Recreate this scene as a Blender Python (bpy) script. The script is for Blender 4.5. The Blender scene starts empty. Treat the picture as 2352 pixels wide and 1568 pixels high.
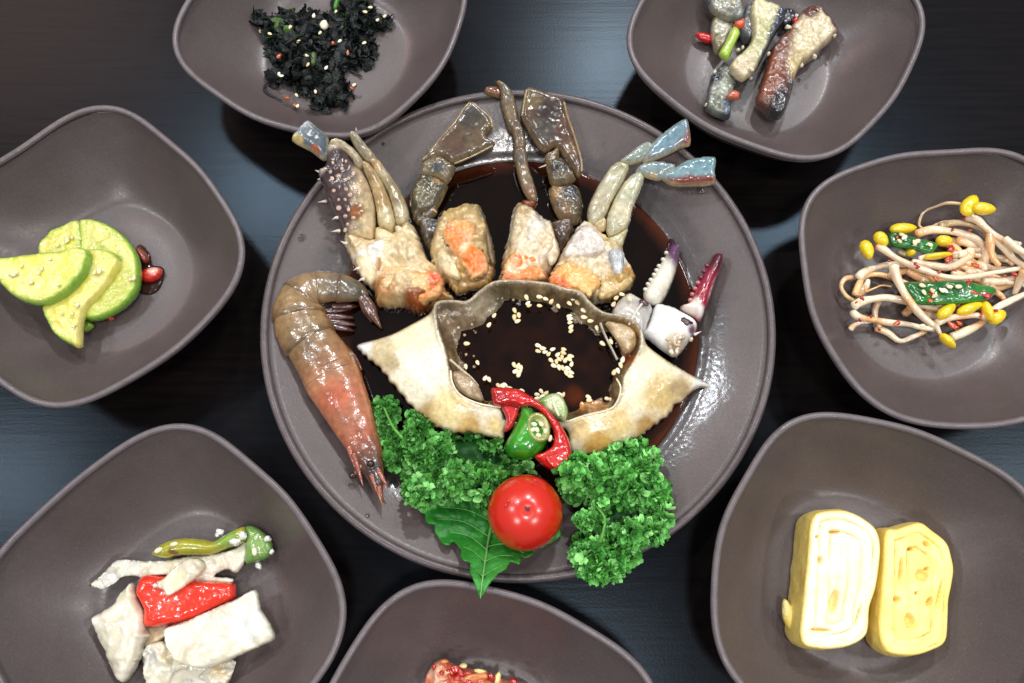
import bpy, math, random
import numpy as np
from mathutils import Vector, Matrix, Euler
from mathutils.geometry import delaunay_2d_cdt

scene = bpy.context.scene
COL = scene.collection

# ------------------------------------------------------------------ camera
TILT, HFOV, DIST, AIM_Y, AIM_Z = 16.0, 64.0, 0.4078, -0.014, 0.03
PW, PH = 2352.0, 1568.0                       # pixel frame in which outlines were measured
_t = math.radians(TILT)
FWD = np.array([0, math.sin(_t), -math.cos(_t)]); UP = np.array([0, math.cos(_t), math.sin(_t)])
CPOS = np.array([0, AIM_Y, AIM_Z]) - FWD * DIST
FPX = (PW / 2) / math.tan(math.radians(HFOV) / 2)
cam = bpy.data.cameras.new('camera'); cam.sensor_width = 36.0
cam.lens = 18.0 / math.tan(math.radians(HFOV) / 2); cam.clip_start = 0.01; cam.clip_end = 50
cam_o = bpy.data.objects.new('camera', cam); COL.objects.link(cam_o)
cam_o.location = CPOS; cam_o.rotation_euler = (_t, 0, 0)
scene.camera = cam_o

# ------------------------------------------------------------------ light
world = bpy.data.worlds.new('World'); scene.world = world; world.use_nodes = True
bg = world.node_tree.nodes['Background']
bg.inputs[0].default_value = (0.88, 0.94, 1.0, 1); bg.inputs[1].default_value = 0.27
def ceiling_or_added_lamp(loc, watts, size, colour=(1.0, 0.97, 0.93)):
    l = bpy.data.lights.new('ceiling_or_added_lamp', 'AREA'); l.shape = 'DISK'; l.size = size
    l.energy = watts; l.color = colour
    o = bpy.data.objects.new('ceiling_or_added_lamp', l); COL.objects.link(o); o.location = loc
    return o
ceiling_or_added_lamp((0.28, 1.30, 1.65), 17.0, 0.14, (1.0, 0.99, 0.98))
ceiling_or_added_lamp((-0.66, 0.88, 1.65), 9.5, 0.18, (0.90, 0.95, 1.0))
ceiling_or_added_lamp((0.74, 0.80, 1.65), 9.5, 0.18, (0.91, 0.96, 1.0))
ceiling_or_added_lamp((0.12, -0.40, 1.65), 7.0, 0.18, (1.0, 0.98, 0.96))
ceiling_or_added_lamp((-1.28, 0.10, 1.65), 8.0, 0.22, (0.92, 0.96, 1.0))
ceiling_or_added_lamp((-1.40, 1.45, 1.60), 9.0, 0.90, (1.0, 0.60, 0.46))  # unseen warm light, added so the far left table reflects brown
ceiling_or_added_lamp((1.25, 0.05, 1.65), 8.0, 0.22, (1.0, 0.98, 0.96))
ceiling_or_added_lamp((-0.85, -0.95, 1.65), 8.0, 0.24, (1.0, 0.97, 0.94))  # fill lamp added to brighten the near left corner
ceiling_or_added_lamp((0.95, -1.00, 1.65), 8.0, 0.24, (1.0, 0.97, 0.94))  # added fill as well, for the near right corner

scene.view_settings.view_transform = 'Standard'; scene.view_settings.look = 'None'
scene.view_settings.exposure = 0.10; scene.view_settings.gamma = 1.0
scene.render.engine = 'CYCLES'
scene.cycles.use_denoising = True
scene.cycles.max_bounces = 6; scene.cycles.caustics_reflective = False; scene.cycles.caustics_refractive = False
scene.cycles.sample_clamp_indirect = 4.0

# ------------------------------------------------------------------ helpers
def atv(x, y, z):
    """photo pixel + height above the table -> world points (arrays)."""
    x = np.asarray(x, float); y = np.asarray(y, float); z = np.asarray(z, float) + 0 * x
    vx = x - PW / 2
    vy = FWD[1] * FPX + UP[1] * (PH / 2 - y); vz = FWD[2] * FPX + UP[2] * (PH / 2 - y)
    k = (z - CPOS[2]) / vz
    return np.stack([CPOS[0] + vx * k, CPOS[1] + vy * k, z], -1)
def at(x, y, z): return atv(np.array([x]), np.array([y]), np.array([z]))[0]
MPP = 0.000217                                 # metres per photo pixel near the plate

def zoom(x0, y0, wsrc, zw):
    s = wsrc / zw
    return lambda L: [((x0 + p[0] * s) / 1.18665, (y0 + p[1] * s) / 1.18665) + tuple(p[2:]) for p in L]
ZA = zoom(700, 200, 600, 1344); ZB = zoom(1100, 200, 600, 1344); ZC = zoom(1500, 300, 500, 1120)
ZD = zoom(700, 700, 600, 1344); ZE = zoom(1150, 750, 850, 2221); ZF = zoom(950, 1050, 950, 2352)
ZG = zoom(0, 500, 700, 1996); ZH = zoom(200, 1400, 600, 2041); ZI = zoom(650, 0, 450, 2205)
ZJ = zoom(1850, 0, 500, 2240); ZK = zoom(2200, 500, 591, 1853); ZM = zoom(2050, 1330, 650, 1919)
ZN = zoom(900, 1550, 950, 2352)
ZS = {'A': 600/1344/1.18665, 'E': 850/2221/1.18665, 'F': 950/2352/1.18665, 'G': 700/1996/1.18665, 'H': 600/2041/1.18665,
      'I': 450/2205/1.18665, 'J': 500/2240/1.18665, 'K': 591/1853/1.18665, 'M': 650/1919/1.18665, 'N': 950/2352/1.18665}

def lin(c):
    c = np.asarray(c, float) / 255.0
    return np.where(c <= 0.04045, c / 12.92, ((c + 0.055) / 1.055) ** 2.4)

def _hash(i, j, k, seed):
    n = (i * 374761393 + j * 668265263 + k * 2147483647 + seed * 1274126177) & 0xFFFFFFFF
    n = ((n ^ (n >> 13)) * 1274126177) & 0xFFFFFFFF
    n = n ^ (n >> 16)
    return (n & 0xFFFF) / 65535.0
def vnoise(P, seed=0):
    P = np.asarray(P, float); I = np.floor(P).astype(np.int64); f = P - I; f = f * f * (3 - 2 * f)
    r = 0
    for a in (0, 1):
        for b in (0, 1):
            for c in (0, 1):
                w = (f[:, 0] if a else 1 - f[:, 0]) * (f[:, 1] if b else 1 - f[:, 1]) * (f[:, 2] if c else 1 - f[:, 2])
                r = r + w * _hash(I[:, 0] + a, I[:, 1] + b, I[:, 2] + c, seed)
    return r * 2 - 1
def fbm(P, seed=0, octs=3):
    r = 0; a = 1.0; s = 0
    for o in range(octs):
        r = r + a * vnoise(P * (2.03 ** o) + 17.3 * o, seed + o); s += a; a *= 0.5
    return r / s

ORG = {}
def link(o, parent=None):
    COL.objects.link(o)
    if parent is not None: o.parent = parent
    return o
def tag(o, label=None, cat=None, group=None, kind=None):
    if label: o['label'] = label
    if cat: o['category'] = cat
    if group: o['group'] = group
    if kind: o['kind'] = kind
    return o
def thing(name, label, cat, loc, group=None):
    o = bpy.data.objects.new(name, None); o.empty_display_size = 0.01
    link(o); o.location = loc; ORG[o.name] = np.array(loc, float)
    return tag(o, label, cat, group)
def mesh_of(name, V, F, mat, colours=None, smooth=True):
    me = bpy.data.meshes.new(name)
    me.from_pydata([tuple(v) for v in V], [], [tuple(int(i) for i in f) for f in F])
    if smooth: me.polygons.foreach_set('use_smooth', np.ones(len(me.polygons), bool))
    if colours is not None:
        ca = me.color_attributes.new('Col', 'FLOAT_COLOR', 'POINT')
        c = np.ones((len(V), 4)); c[:, :3] = colours
        ca.data.foreach_set('color', c.ravel())
    me.materials.append(mat); me.update()
    return me
def obj(name, V, F, mat, parent=None, colours=None, smooth=True, label=None, cat=None, group=None, kind=None):
    V = np.asarray(V, float)
    if parent is not None: org = ORG[parent.name]
    else: org = np.array([V[:, 0].mean(), V[:, 1].mean(), V[:, 2].min()])
    if colours is not None and np.ndim(colours) == 1: colours = np.tile(colours, (len(V), 1))
    me = mesh_of(name, V - org, F, mat, colours, smooth)
    o = bpy.data.objects.new(name, me); link(o, parent)
    if parent is None: o.location = org
    ORG[o.name] = org
    return tag(o, label, cat, group, kind)

def catmull(P, n=4, closed=False):
    P = np.asarray(P, float); N = len(P); out = []
    rng = range(N) if closed else range(N - 1)
    for i in rng:
        if closed: p0, p1, p2, p3 = P[i - 1], P[i], P[(i + 1) % N], P[(i + 2) % N]
        else: p0, p1, p2, p3 = P[max(i - 1, 0)], P[i], P[i + 1], P[min(i + 2, N - 1)]
        for k in range(n):
            t = k / n
            out.append(0.5 * (2 * p1 + (p2 - p0) * t + (2 * p0 - 5 * p1 + 4 * p2 - p3) * t * t + (3 * p1 - p0 - 3 * p2 + p3) * t ** 3))
    if not closed: out.append(P[-1])
    return np.array(out)
def dist_to(poly, X):
    A = poly; B = np.roll(poly, -1, 0); D = B - A; L = (D ** 2).sum(1) + 1e-12
    best = np.full(len(X), 1e9)
    for i in range(len(A)):
        t = np.clip(((X - A[i]) @ D[i]) / L[i], 0, 1)
        d = X - (A[i] + t[:, None] * D[i])
        best = np.minimum(best, (d ** 2).sum(1))
    return np.sqrt(best)
def inside(poly, X):
    c = np.zeros(len(X), bool); A = poly; B = np.roll(poly, -1, 0)
    for a, b in zip(A, B):
        hit = ((a[1] > X[:, 1]) != (b[1] > X[:, 1]))
        xs = (b[0] - a[0]) * (X[:, 1] - a[1]) / (b[1] - a[1] + 1e-12) + a[0]
        c ^= hit & (X[:, 0] < xs)
    return c
def zlin(a, b):
    """height running from point a=(x,y,z) to point b."""
    def f(x, y):
        dx, dy = b[0] - a[0], b[1] - a[1]
        t = ((x - a[0]) * dx + (y - a[1]) * dy) / (dx * dx + dy * dy)
        return a[2] + (b[2] - a[2]) * np.clip(t, -0.15, 1.15)
    return f
_trc = {}
def triang(outline, res, smooth, jag=0.0, seed=1, loop=None):
    O = catmull(outline, smooth, True) if smooth > 1 else np.asarray(outline, float)
    # even spacing along the edge
    L = np.r_[0, np.cumsum(np.hypot(*(np.roll(O, -1, 0) - O).T))]
    n = max(8, int(L[-1] / res)); s = np.linspace(0, L[-1], n, endpoint=False)
    Oc = np.vstack([O, O[:1]]); O = np.stack([np.interp(s, L, Oc[:, 0]), np.interp(s, L, Oc[:, 1])], 1)
    if jag:
        rs = np.random.RandomState(seed); O = O + rs.normal(0, jag, O.shape)
    lo, hi = O.min(0), O.max(0)
    gx, gy = np.meshgrid(np.arange(lo[0], hi[0] + res, res), np.arange(lo[1], hi[1] + res, res * 0.87))
    gx = gx + (np.arange(gx.shape[0]) % 2)[:, None] * res * 0.5
    X = np.stack([gx.ravel(), gy.ravel()], 1)
    X = X[inside(O, X)]
    if len(X): X = X[dist_to(O, X) > res * 0.55]
    edges = [(i, (i + 1) % len(O)) for i in range(len(O))]
    pts_ = [O]
    if loop is not None:
        X = X[dist_to(loop, X) > res * 0.55]
        edges += [(len(O) + i, len(O) + (i + 1) % len(loop)) for i in range(len(loop))]; pts_.append(loop)
    allv = [Vector(p) for p in np.vstack(pts_ + [X])]
    v, e, f, *_ = delaunay_2d_cdt(allv, edges, [], 1, 1e-5)
    V = np.array([(p.x, p.y) for p in v]); F = np.array([t for t in f if len(t) == 3], int)
    c = V[F].mean(1); F = F[inside(O, c)]
    return O, V, F

def spots(base, S=(), warp=10.0, seed=5, var=0.10, nscale=0.03, second=None, stain_shade=None, stain_shade_at=0.10, stain_shade_w=0.75):
    """material colour of a food: base colour (0-255) and patches (x, y, r, colour)."""
    def f(X, Z=None):
        P = np.c_[X, np.zeros(len(X))]
        c = np.tile(lin(base), (len(X), 1))
        n = fbm(P * nscale, seed, 3)
        if second is not None:
            w = np.clip(0.5 + 1.6 * n, 0, 1)[:, None]; c = c * (1 - w) + lin(second) * w
        wx = warp * np.stack([fbm(P * 0.045 + 3, seed + 11, 3), fbm(P * 0.045 + 9, seed + 23, 3)], 1)
        for s in S:
            ax = s[4] if len(s) > 4 else 1.0
            ang = s[5] if len(s) > 5 else 0.0
            d = X + wx - np.array(s[:2])
            if ang or ax != 1.0:
                ca, sa = math.cos(ang), math.sin(ang); d = np.stack([(d[:, 0] * ca + d[:, 1] * sa) / ax, -d[:, 0] * sa + d[:, 1] * ca], 1)
            w = np.clip(1.5 - 1.5 * np.hypot(d[:, 0], d[:, 1]) / s[2], 0, 1)
            w = (w * w * (3 - 2 * w))[:, None]
            c = c * (1 - w) + lin(s[3]) * w
        if stain_shade is not None:  # brown sauce tint, painted in for contrast in place of crevice shading
            q = fbm(P * 0.040 + 31, seed + 60, 4); w = (np.clip((np.abs(q) * -1 + stain_shade_at) / 0.07, 0, 1) * stain_shade_w)[:, None]
            c = c * (1 - w) + lin(stain_shade) * w
        return np.clip(c * (1 + var * fbm(P * nscale * 4, seed + 40, 2))[:, None], 0, 1)
    return f

def pillow(name, outline, z, mat, col, H=None, Hb=None, w=None, res=5.0, smooth=3, namp=0.0, nscale=220.0, seed=1,
           parent=None, hfun=None, thick=None, jag=0.0, power=0.5, ridge=0.0, tone=1.0, edge_col=None, edge_w=4.5, wfac=None, loop=None, at_z=None, **tags):
    """solid body grown from an outline: rounded top and underside, sharing the outline edge."""
    O, V, F = triang(outline, res, smooth, jag, seed, loop)
    d = dist_to(O, V); d[d < 1e-4] = 0
    dm = d.max()
    if w is None: w = dm * (wfac or 1.0)
    if H is None: H = dm * MPP * 0.85
    if Hb is None: Hb = H * 0.8
    t = np.clip(d / w, 0, 1); dome = (1 - (1 - t) ** 2) ** power
    zz = z(V[:, 0], V[:, 1]) if callable(z) else np.full(len(V), float(z))
    P = atv(V[:, 0], V[:, 1], zz if at_z is None else at_z)
    if at_z is not None: P[:, 2] = zz
    edge = np.clip(d / (0.35 * w + 1e-9), 0, 1)
    top = P.copy(); top[:, 2] += H * dome
    if hfun is not None: top[:, 2] += hfun(V[:, 0], V[:, 1], d)
    if namp: top[:, 2] += namp * edge * fbm(np.c_[P[:, :2], P[:, 2] * 0] * nscale, seed, 4)
    if namp: top[:, 2] += 0.35 * namp * edge * fbm(np.c_[P[:, :2], P[:, 2] * 0] * nscale * 3.1, seed + 3, 2)
    if ridge: top[:, 2] -= ridge * edge * np.abs(fbm(np.c_[P[:, :2], P[:, 2] * 0] * nscale * 0.6, seed + 7, 3))
    bot = P.copy()
    if thick is not None: bot[:, 2] = top[:, 2] - thick * np.clip(d / 4.0, 0, 1)
    else: bot[:, 2] -= Hb * dome
    nb = d > 0
    idx = np.arange(len(V)); bi = idx.copy(); bi[nb] = len(V) + np.arange(nb.sum())
    VV = np.vstack([top, bot[nb]])
    # orient the top up
    a, b, c = P[F[:, 0]], P[F[:, 1]], P[F[:, 2]]
    up = ((b - a)[:, 0] * (c - a)[:, 1] - (b - a)[:, 1] * (c - a)[:, 0]) > 0
    F = np.where(up[:, None], F, F[:, ::-1])
    FF = np.vstack([F, bi[F][:, ::-1]])
    cc = col(V) if callable(col) else np.tile(lin(col), (len(V), 1))
    cc = cc * tone
    if edge_col is not None:
        we = np.clip(1.3 - d / edge_w, 0, 1)[:, None] * 0.8; cc = cc * (1 - we) + lin(edge_col) * we
    return obj(name, VV, FF, mat, parent, np.vstack([cc, cc[nb]]), **tags)

def frames(P):
    T = np.gradient(P, axis=0); T /= np.linalg.norm(T, axis=1)[:, None] + 1e-12
    N = []; n = np.cross(T[0], [0, 0, 1.0])
    if np.linalg.norm(n) < 1e-3: n = np.cross(T[0], [1.0, 0, 0])
    for t in T:
        n = n - t * (n @ t); n /= np.linalg.norm(n) + 1e-12; N.append(n.copy())
    N = np.array(N); B = np.cross(T, N)
    return T, N, B
def tube_geo(P, R, seg=10, flat=1.0, sub=4, cap=True, cols=None):
    """swept round body along world points P with radii R."""
    P = np.asarray(P, float); R = np.asarray(R, float)
    Q = catmull(np.c_[P, R], sub) if sub > 1 else np.c_[P, R]
    P, R = Q[:, :3], np.maximum(Q[:, 3], 1e-5)
    T, N, B = frames(P); a = np.linspace(0, 2 * np.pi, seg, endpoint=False)
    V = (P[:, None] + R[:, None, None] * (np.cos(a)[None, :, None] * N[:, None] + flat * np.sin(a)[None, :, None] * B[:, None])).reshape(-1, 3)
    F = []
    m = len(P)
    for i in range(m - 1):
        for j in range(seg):
            k = (j + 1) % seg
            F.append((i * seg + j, (i + 1) * seg + j, (i + 1) * seg + k, i * seg + k))
    C = None
    if cols is not None:
        cols = np.asarray(cols, float); u = np.linspace(0, 1, m); uu = np.linspace(0, 1, len(cols))
        C = np.repeat(np.stack([np.interp(u, uu, cols[:, q]) for q in range(3)], 1), seg, 0)
    if cap:
        V = np.vstack([V, P[0] - T[0] * R[0] * 0.5, P[-1] + T[-1] * R[-1] * 0.5]); n0 = m * seg
        for j in range(seg):
            k = (j + 1) % seg
            F.append((n0, j, k)); F.append((n0 + 1, (m - 1) * seg + k, (m - 1) * seg + j))
        if C is not None: C = np.vstack([C, C[:1], C[-1:]])
    return V, F, C
def tube(name, pts, mat, parent=None, col=(200, 200, 200), seg=10, flat=1.0, sub=4, cols=None, world_pts=False, **tags):
    """pts: (x, y, z, r) in photo pixels / metres / radius in photo pixels."""
    A = np.array(pts, float)
    P = A[:, :3] if world_pts else atv(A[:, 0], A[:, 1], A[:, 2])
    R = A[:, 3] * (1.0 if world_pts else MPP)
    V, F, C = tube_geo(P, R, seg, flat, sub, cols=[lin(c) for c in cols] if cols else None)
    if C is None: C = np.tile(lin(col), (len(V), 1))
    return obj(name, V, F, mat, parent, C, **tags)
def ball(n=8, m=12):
    V = [(0, 0, -1)]; F = []
    for i in range(1, n):
        p = -math.pi / 2 + math.pi * i / n
        for j in range(m):
            q = 2 * math.pi * j / m; V.append((math.cos(p) * math.cos(q), math.cos(p) * math.sin(q), math.sin(p)))
    V.append((0, 0, 1)); L = len(V) - 1
    for j in range(m):
        k = (j + 1) % m; F.append((0, 1 + k, 1 + j)); F.append((L, L - m + j, L - m + k))
        for i in range(n - 2): F.append((1 + i * m + j, 1 + i * m + k, 1 + (i + 1) * m + k, 1 + (i + 1) * m + j))
    return np.array(V, float), F
BV, BF = ball()
def blob(name, x, y, z, rx, ry, rz, ang, mat, col, parent=None, namp=0.0, nscale=3.0, seed=0, taper=0.0, tilt=0.0, crumb=0.0, **tags):
    """small lumpy body; x, y, rx, ry in photo pixels, z, rz in metres."""
    V = BV.copy(); V *= (1 + namp * fbm(BV * nscale, seed, 2))[:, None]
    V[:, 1] *= 1 - taper * V[:, 0]
    if crumb: V = V * (1 + crumb * np.random.RandomState(seed + 77).uniform(-1, 1, (len(V), 1)))
    V = V * np.array([rx * MPP, ry * MPP, rz])
    M = np.array(Euler((0, tilt, -ang)).to_matrix()); V = V @ M.T + at(x, y, z)
    return obj(name, V, BF, mat, parent, np.tile(lin(col), (len(V), 1)), **tags)

# ------------------------------------------------------------------ materials
def mat(name, rough=0.4, bump=0.0, bscale=600.0, sss=0.0, coat=0.0, spec=0.5, var=0.0, vscale=300.0, base=None,
        rvar=0.0, sssr=(1.0, 0.5, 0.25), sscale=0.003, trans=0.0, ior=1.45, bump2=0.0, b2scale=150.0, bdist=0.001, coatr=0.08, stretch=None, gscale=230.0, gloss=0.75, speck=0.0):
    m = bpy.data.materials.new(name); m.use_nodes = True
    nt = m.node_tree; N = nt.nodes; p = N['Principled BSDF']
    def lk(a, b): nt.links.new(a, b)
    tc = N.new('ShaderNodeTexCoord'); co = tc.outputs['Object']
    if stretch:
        mp = N.new('ShaderNodeMapping'); mp.inputs['Scale'].default_value = stretch; lk(co, mp.inputs[0]); co = mp.outputs[0]
    if base is None:
        a = N.new('ShaderNodeAttribute'); a.attribute_name = 'Col'; c = a.outputs['Color']
    else:
        r = N.new('ShaderNodeRGB'); r.outputs[0].default_value = (*lin(base), 1); c = r.outputs[0]
    def noise(scale, detail=4):
        n = N.new('ShaderNodeTexNoise'); n.inputs['Scale'].default_value = scale; n.inputs['Detail'].default_value = detail
        lk(co, n.inputs['Vector']); return n
    if var:
        n = noise(vscale); mr = N.new('ShaderNodeMapRange'); mr.inputs[1].default_value = 0.25; mr.inputs[2].default_value = 0.75
        mr.inputs[3].default_value = 1 - var; mr.inputs[4].default_value = 1 + var; lk(n.outputs[0], mr.inputs[0])
        h = N.new('ShaderNodeHueSaturation'); lk(c, h.inputs['Color']); lk(mr.outputs[0], h.inputs['Value']); c = h.outputs[0]
    if speck:
        n = noise(1100, 1); mr = N.new('ShaderNodeMapRange'); mr.inputs[1].default_value = 0.69; mr.inputs[2].default_value = 0.74
        mr.inputs[3].default_value = 1.0; mr.inputs[4].default_value = 1 + speck; lk(n.outputs[0], mr.inputs[0])
        n2 = noise(40, 4); m2 = N.new('ShaderNodeMapRange'); m2.inputs[1].default_value = 0.3; m2.inputs[2].default_value = 0.7
        m2.inputs[3].default_value = 0.90; m2.inputs[4].default_value = 1.10; lk(n2.outputs[0], m2.inputs[0])
        mm = N.new('ShaderNodeMath'); mm.operation = 'MULTIPLY'; lk(mr.outputs[0], mm.inputs[0]); lk(m2.outputs[0], mm.inputs[1])
        h = N.new('ShaderNodeHueSaturation'); lk(c, h.inputs['Color']); lk(mm.outputs[0], h.inputs['Value']); c = h.outputs[0]
    lk(c, p.inputs['Base Color'])
    p.inputs['Roughness'].default_value = rough
    if rvar:
        n = noise(vscale * 0.7); mr = N.new('ShaderNodeMapRange'); mr.inputs[1].default_value = 0.3; mr.inputs[2].default_value = 0.7
        mr.inputs[3].default_value = max(0.02, rough - rvar); mr.inputs[4].default_value = rough + rvar; lk(n.outputs[0], mr.inputs[0]); lk(mr.outputs[0], p.inputs['Roughness'])
    p.inputs['Specular IOR Level'].default_value = spec; p.inputs['IOR'].default_value = ior
    p.inputs['Coat Weight'].default_value = coat; p.inputs['Coat Roughness'].default_value = coatr
    p.inputs['Transmission Weight'].default_value = trans
    if sss:
        p.inputs['Subsurface Weight'].default_value = sss; p.inputs['Subsurface Radius'].default_value = sssr; p.inputs['Subsurface Scale'].default_value = sscale
    last = None
    for s, sc in ((bump, bscale), (bump2, b2scale)):
        if s:
            n = noise(sc, 5); b = N.new('ShaderNodeBump'); b.inputs['Strength'].default_value = s; b.inputs['Distance'].default_value = bdist
            lk(n.outputs[0], b.inputs['Height'])
            if last: lk(last, b.inputs['Normal'])
            last = b.outputs[0]
    if last:
        lk(last, p.inputs['Normal'])
        if coat:
            n = noise(gscale, 2); b = N.new('ShaderNodeBump'); b.inputs['Strength'].default_value = gloss; b.inputs['Distance'].default_value = 0.0016
            lk(n.outputs[0], b.inputs['Height']); lk(b.outputs[0], p.inputs['Coat Normal'])
    return m

M = {}
M['ceramic'] = mat('ceramic', speck=0.5, rough=0.34, bump=0.10, bscale=900, var=0.10, vscale=900, rvar=0.06, spec=0.65, bdist=0.0005)
M['lip'] = mat('ceramic_lip', rough=0.34, bump=0.35, bscale=350, var=0.16, vscale=180, rvar=0.1, spec=0.6, bdist=0.0006)
M['sauce'] = mat('soy_sauce', rough=0.04, spec=0.5, ior=1.40, bump=0.06, bscale=60, var=0.25, vscale=60)
WET = dict(coat=1.0, coatr=0.19, bdist=0.0012)
M['shell'] = mat('crab_shell', rough=0.30, bump=0.4, bscale=380, sss=0.08, var=0.32, vscale=340, bump2=0.15, b2scale=1000, **WET)
M['flange'] = mat('shell_flange', rough=0.28, bump=0.15, bscale=420, sss=0.2, var=0.20, vscale=520, coat=1.0, coatr=0.17, bump2=0.10, b2scale=1300, bdist=0.001, gloss=0.42, gscale=170)
M['flesh'] = mat('crab_flesh', rough=0.28, bump=0.35, bscale=260, sss=0.2, var=0.22, vscale=260, bump2=0.3, b2scale=800, **WET)
M['roe'] = mat('crab_roe', rough=0.25, bump=0.5, bscale=600, sss=0.25, var=0.22, vscale=320, sscale=0.002, bump2=0.4, b2scale=260, **WET)
M['leg'] = mat('crab_leg', rough=0.25, bump=0.12, bscale=260, var=0.30, vscale=380, sss=0.08, bump2=0.06, b2scale=1000, coat=1.0, coatr=0.17, bdist=0.001, gloss=0.32, gscale=130)
M['claw'] = mat('crab_claw', gloss=0.35, rough=0.22, bump=0.25, bscale=500, var=0.10, vscale=350, coat=1.0, coatr=0.16, sss=0.08, bdist=0.001)
M['shrimp'] = mat('shrimp', rough=0.25, bump=0.25, bscale=220, var=0.30, vscale=300, sss=0.10, bump2=0.08, b2scale=1000, coat=1.0, coatr=0.15, bdist=0.0012, gscale=170, gloss=0.6)
M['tomato'] = mat('tomato', gloss=0.04, gscale=200, rough=0.28, bump=0.04, bscale=500, var=0.06, vscale=120, coat=0.9, coatr=0.22, sss=0.2, sscale=0.004, sssr=(1, .2, .1))
M['pepper'] = mat('chili', rough=0.22, bump=0.25, bscale=300, var=0.16, vscale=250, coat=1.0, coatr=0.14, sss=0.12, sscale=0.002, bump2=0.06, b2scale=1000, bdist=0.0010, gscale=150, gloss=0.55)
M['parsley'] = mat('parsley', rough=0.45, var=0.25, vscale=500, spec=0.25, bump=0.2, bscale=1500)
M['leaf'] = mat('leaf', rough=0.40, var=0.16, vscale=300, bump=0.6, bscale=300, spec=0.45)
M['squash'] = mat('squash', rough=0.22, bump=0.45, bscale=420, var=0.10, vscale=260, sss=0.35, bump2=0.15, b2scale=1000, **WET)
M['weed'] = mat('seaweed', rough=0.32, var=0.35, vscale=300, bump=0.5, bscale=700, spec=0.32, bdist=0.002)
M['eggplant'] = mat('eggplant', rough=0.22, bump=0.5, bscale=420, var=0.28, vscale=360, sss=0.10, bump2=0.25, b2scale=1000, **WET)
M['sprout'] = mat('sprout', rough=0.24, bump=0.25, bscale=350, var=0.14, vscale=260, coat=1.0, coatr=0.13, sss=0.6, sscale=0.004, sssr=(1, .85, .65), bdist=0.001)
M['egg'] = mat('egg', rough=0.42, bump=0.4, bscale=500, var=0.04, vscale=300, sss=0.2, sscale=0.003, sssr=(1, .8, .4), bump2=0.4, b2scale=1200)
M['cabbage'] = mat('cabbage', rough=0.24, bump=0.4, bscale=120, var=0.09, vscale=130, coat=1.0, coatr=0.15, sss=0.45, sscale=0.004, sssr=(1, .92, .75), bump2=0.2, b2scale=600, bdist=0.0014, gscale=150, gloss=0.7)
M['seed'] = mat('sesame_seed', rough=0.40, base=(242, 230, 198), var=0.10, vscale=900, sss=0.1, sscale=0.001)
M['drop'] = mat('droplet', rough=0.06, base=(80, 70, 69), spec=0.6)
M['puddle'] = mat('thin_sauce', rough=0.05, base=(52, 34, 28), spec=0.6)
# ------------------------------------------------------------------ setting: the table top
m = bpy.data.materials.new('table_wood'); m.use_nodes = True
nt = m.node_tree; N = nt.nodes; p = N['Principled BSDF']
tc = N.new('ShaderNodeTexCoord'); mp = N.new('ShaderNodeMapping'); mp.inputs['Scale'].default_value = (22, 300, 1); mp.inputs['Rotation'].default_value = (0, 0, math.radians(-7))
nt.links.new(tc.outputs['Object'], mp.inputs[0])
n1 = N.new('ShaderNodeTexNoise'); n1.inputs['Scale'].default_value = 1.0; n1.inputs['Detail'].default_value = 6; nt.links.new(mp.outputs[0], n1.inputs['Vector'])
n2 = N.new('ShaderNodeTexNoise'); n2.inputs['Scale'].default_value = 900; n2.inputs['Detail'].default_value = 3; nt.links.new(tc.outputs['Object'], n2.inputs['Vector'])
cr = N.new('ShaderNodeValToRGB'); cr.color_ramp.elements[0].position = 0.3; cr.color_ramp.elements[1].position = 0.75
cr.color_ramp.elements[0].color = (0.0045, 0.0032, 0.0032, 1); cr.color_ramp.elements[1].color = (0.009, 0.0062, 0.006, 1)
nt.links.new(n1.outputs[0], cr.inputs[0]); nt.links.new(cr.outputs[0], p.inputs['Base Color'])
b1 = N.new('ShaderNodeBump'); b1.inputs['Strength'].default_value = 0.09; b1.inputs['Distance'].default_value = 0.0005; nt.links.new(n1.outputs[0], b1.inputs['Height'])
b2 = N.new('ShaderNodeBump'); b2.inputs['Strength'].default_value = 0.07; b2.inputs['Distance'].default_value = 0.0004; nt.links.new(n2.outputs[0], b2.inputs['Height']); nt.links.new(b1.outputs[0], b2.inputs['Normal'])
nt.links.new(b2.outputs[0], p.inputs['Normal'])
p.inputs['Roughness'].default_value = 0.25; p.inputs['Specular IOR Level'].default_value = 0.14; p.inputs['Specular Tint'].default_value = (0.55, 0.78, 1.0, 1)
tb = []
for z in (0.0, -0.03): tb += [(-.7, -.5, z), (.7, -.5, z), (.7, .55, z), (-.7, .55, z)]
table = obj('table', np.array(tb), [(0, 1, 2, 3), (7, 6, 5, 4), (0, 4, 5, 1), (1, 5, 6, 2), (2, 6, 7, 3), (3, 7, 4, 0)], m, smooth=False,
            kind='structure', label='dark satin wooden table top under the plate and bowls', cat='table')

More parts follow.
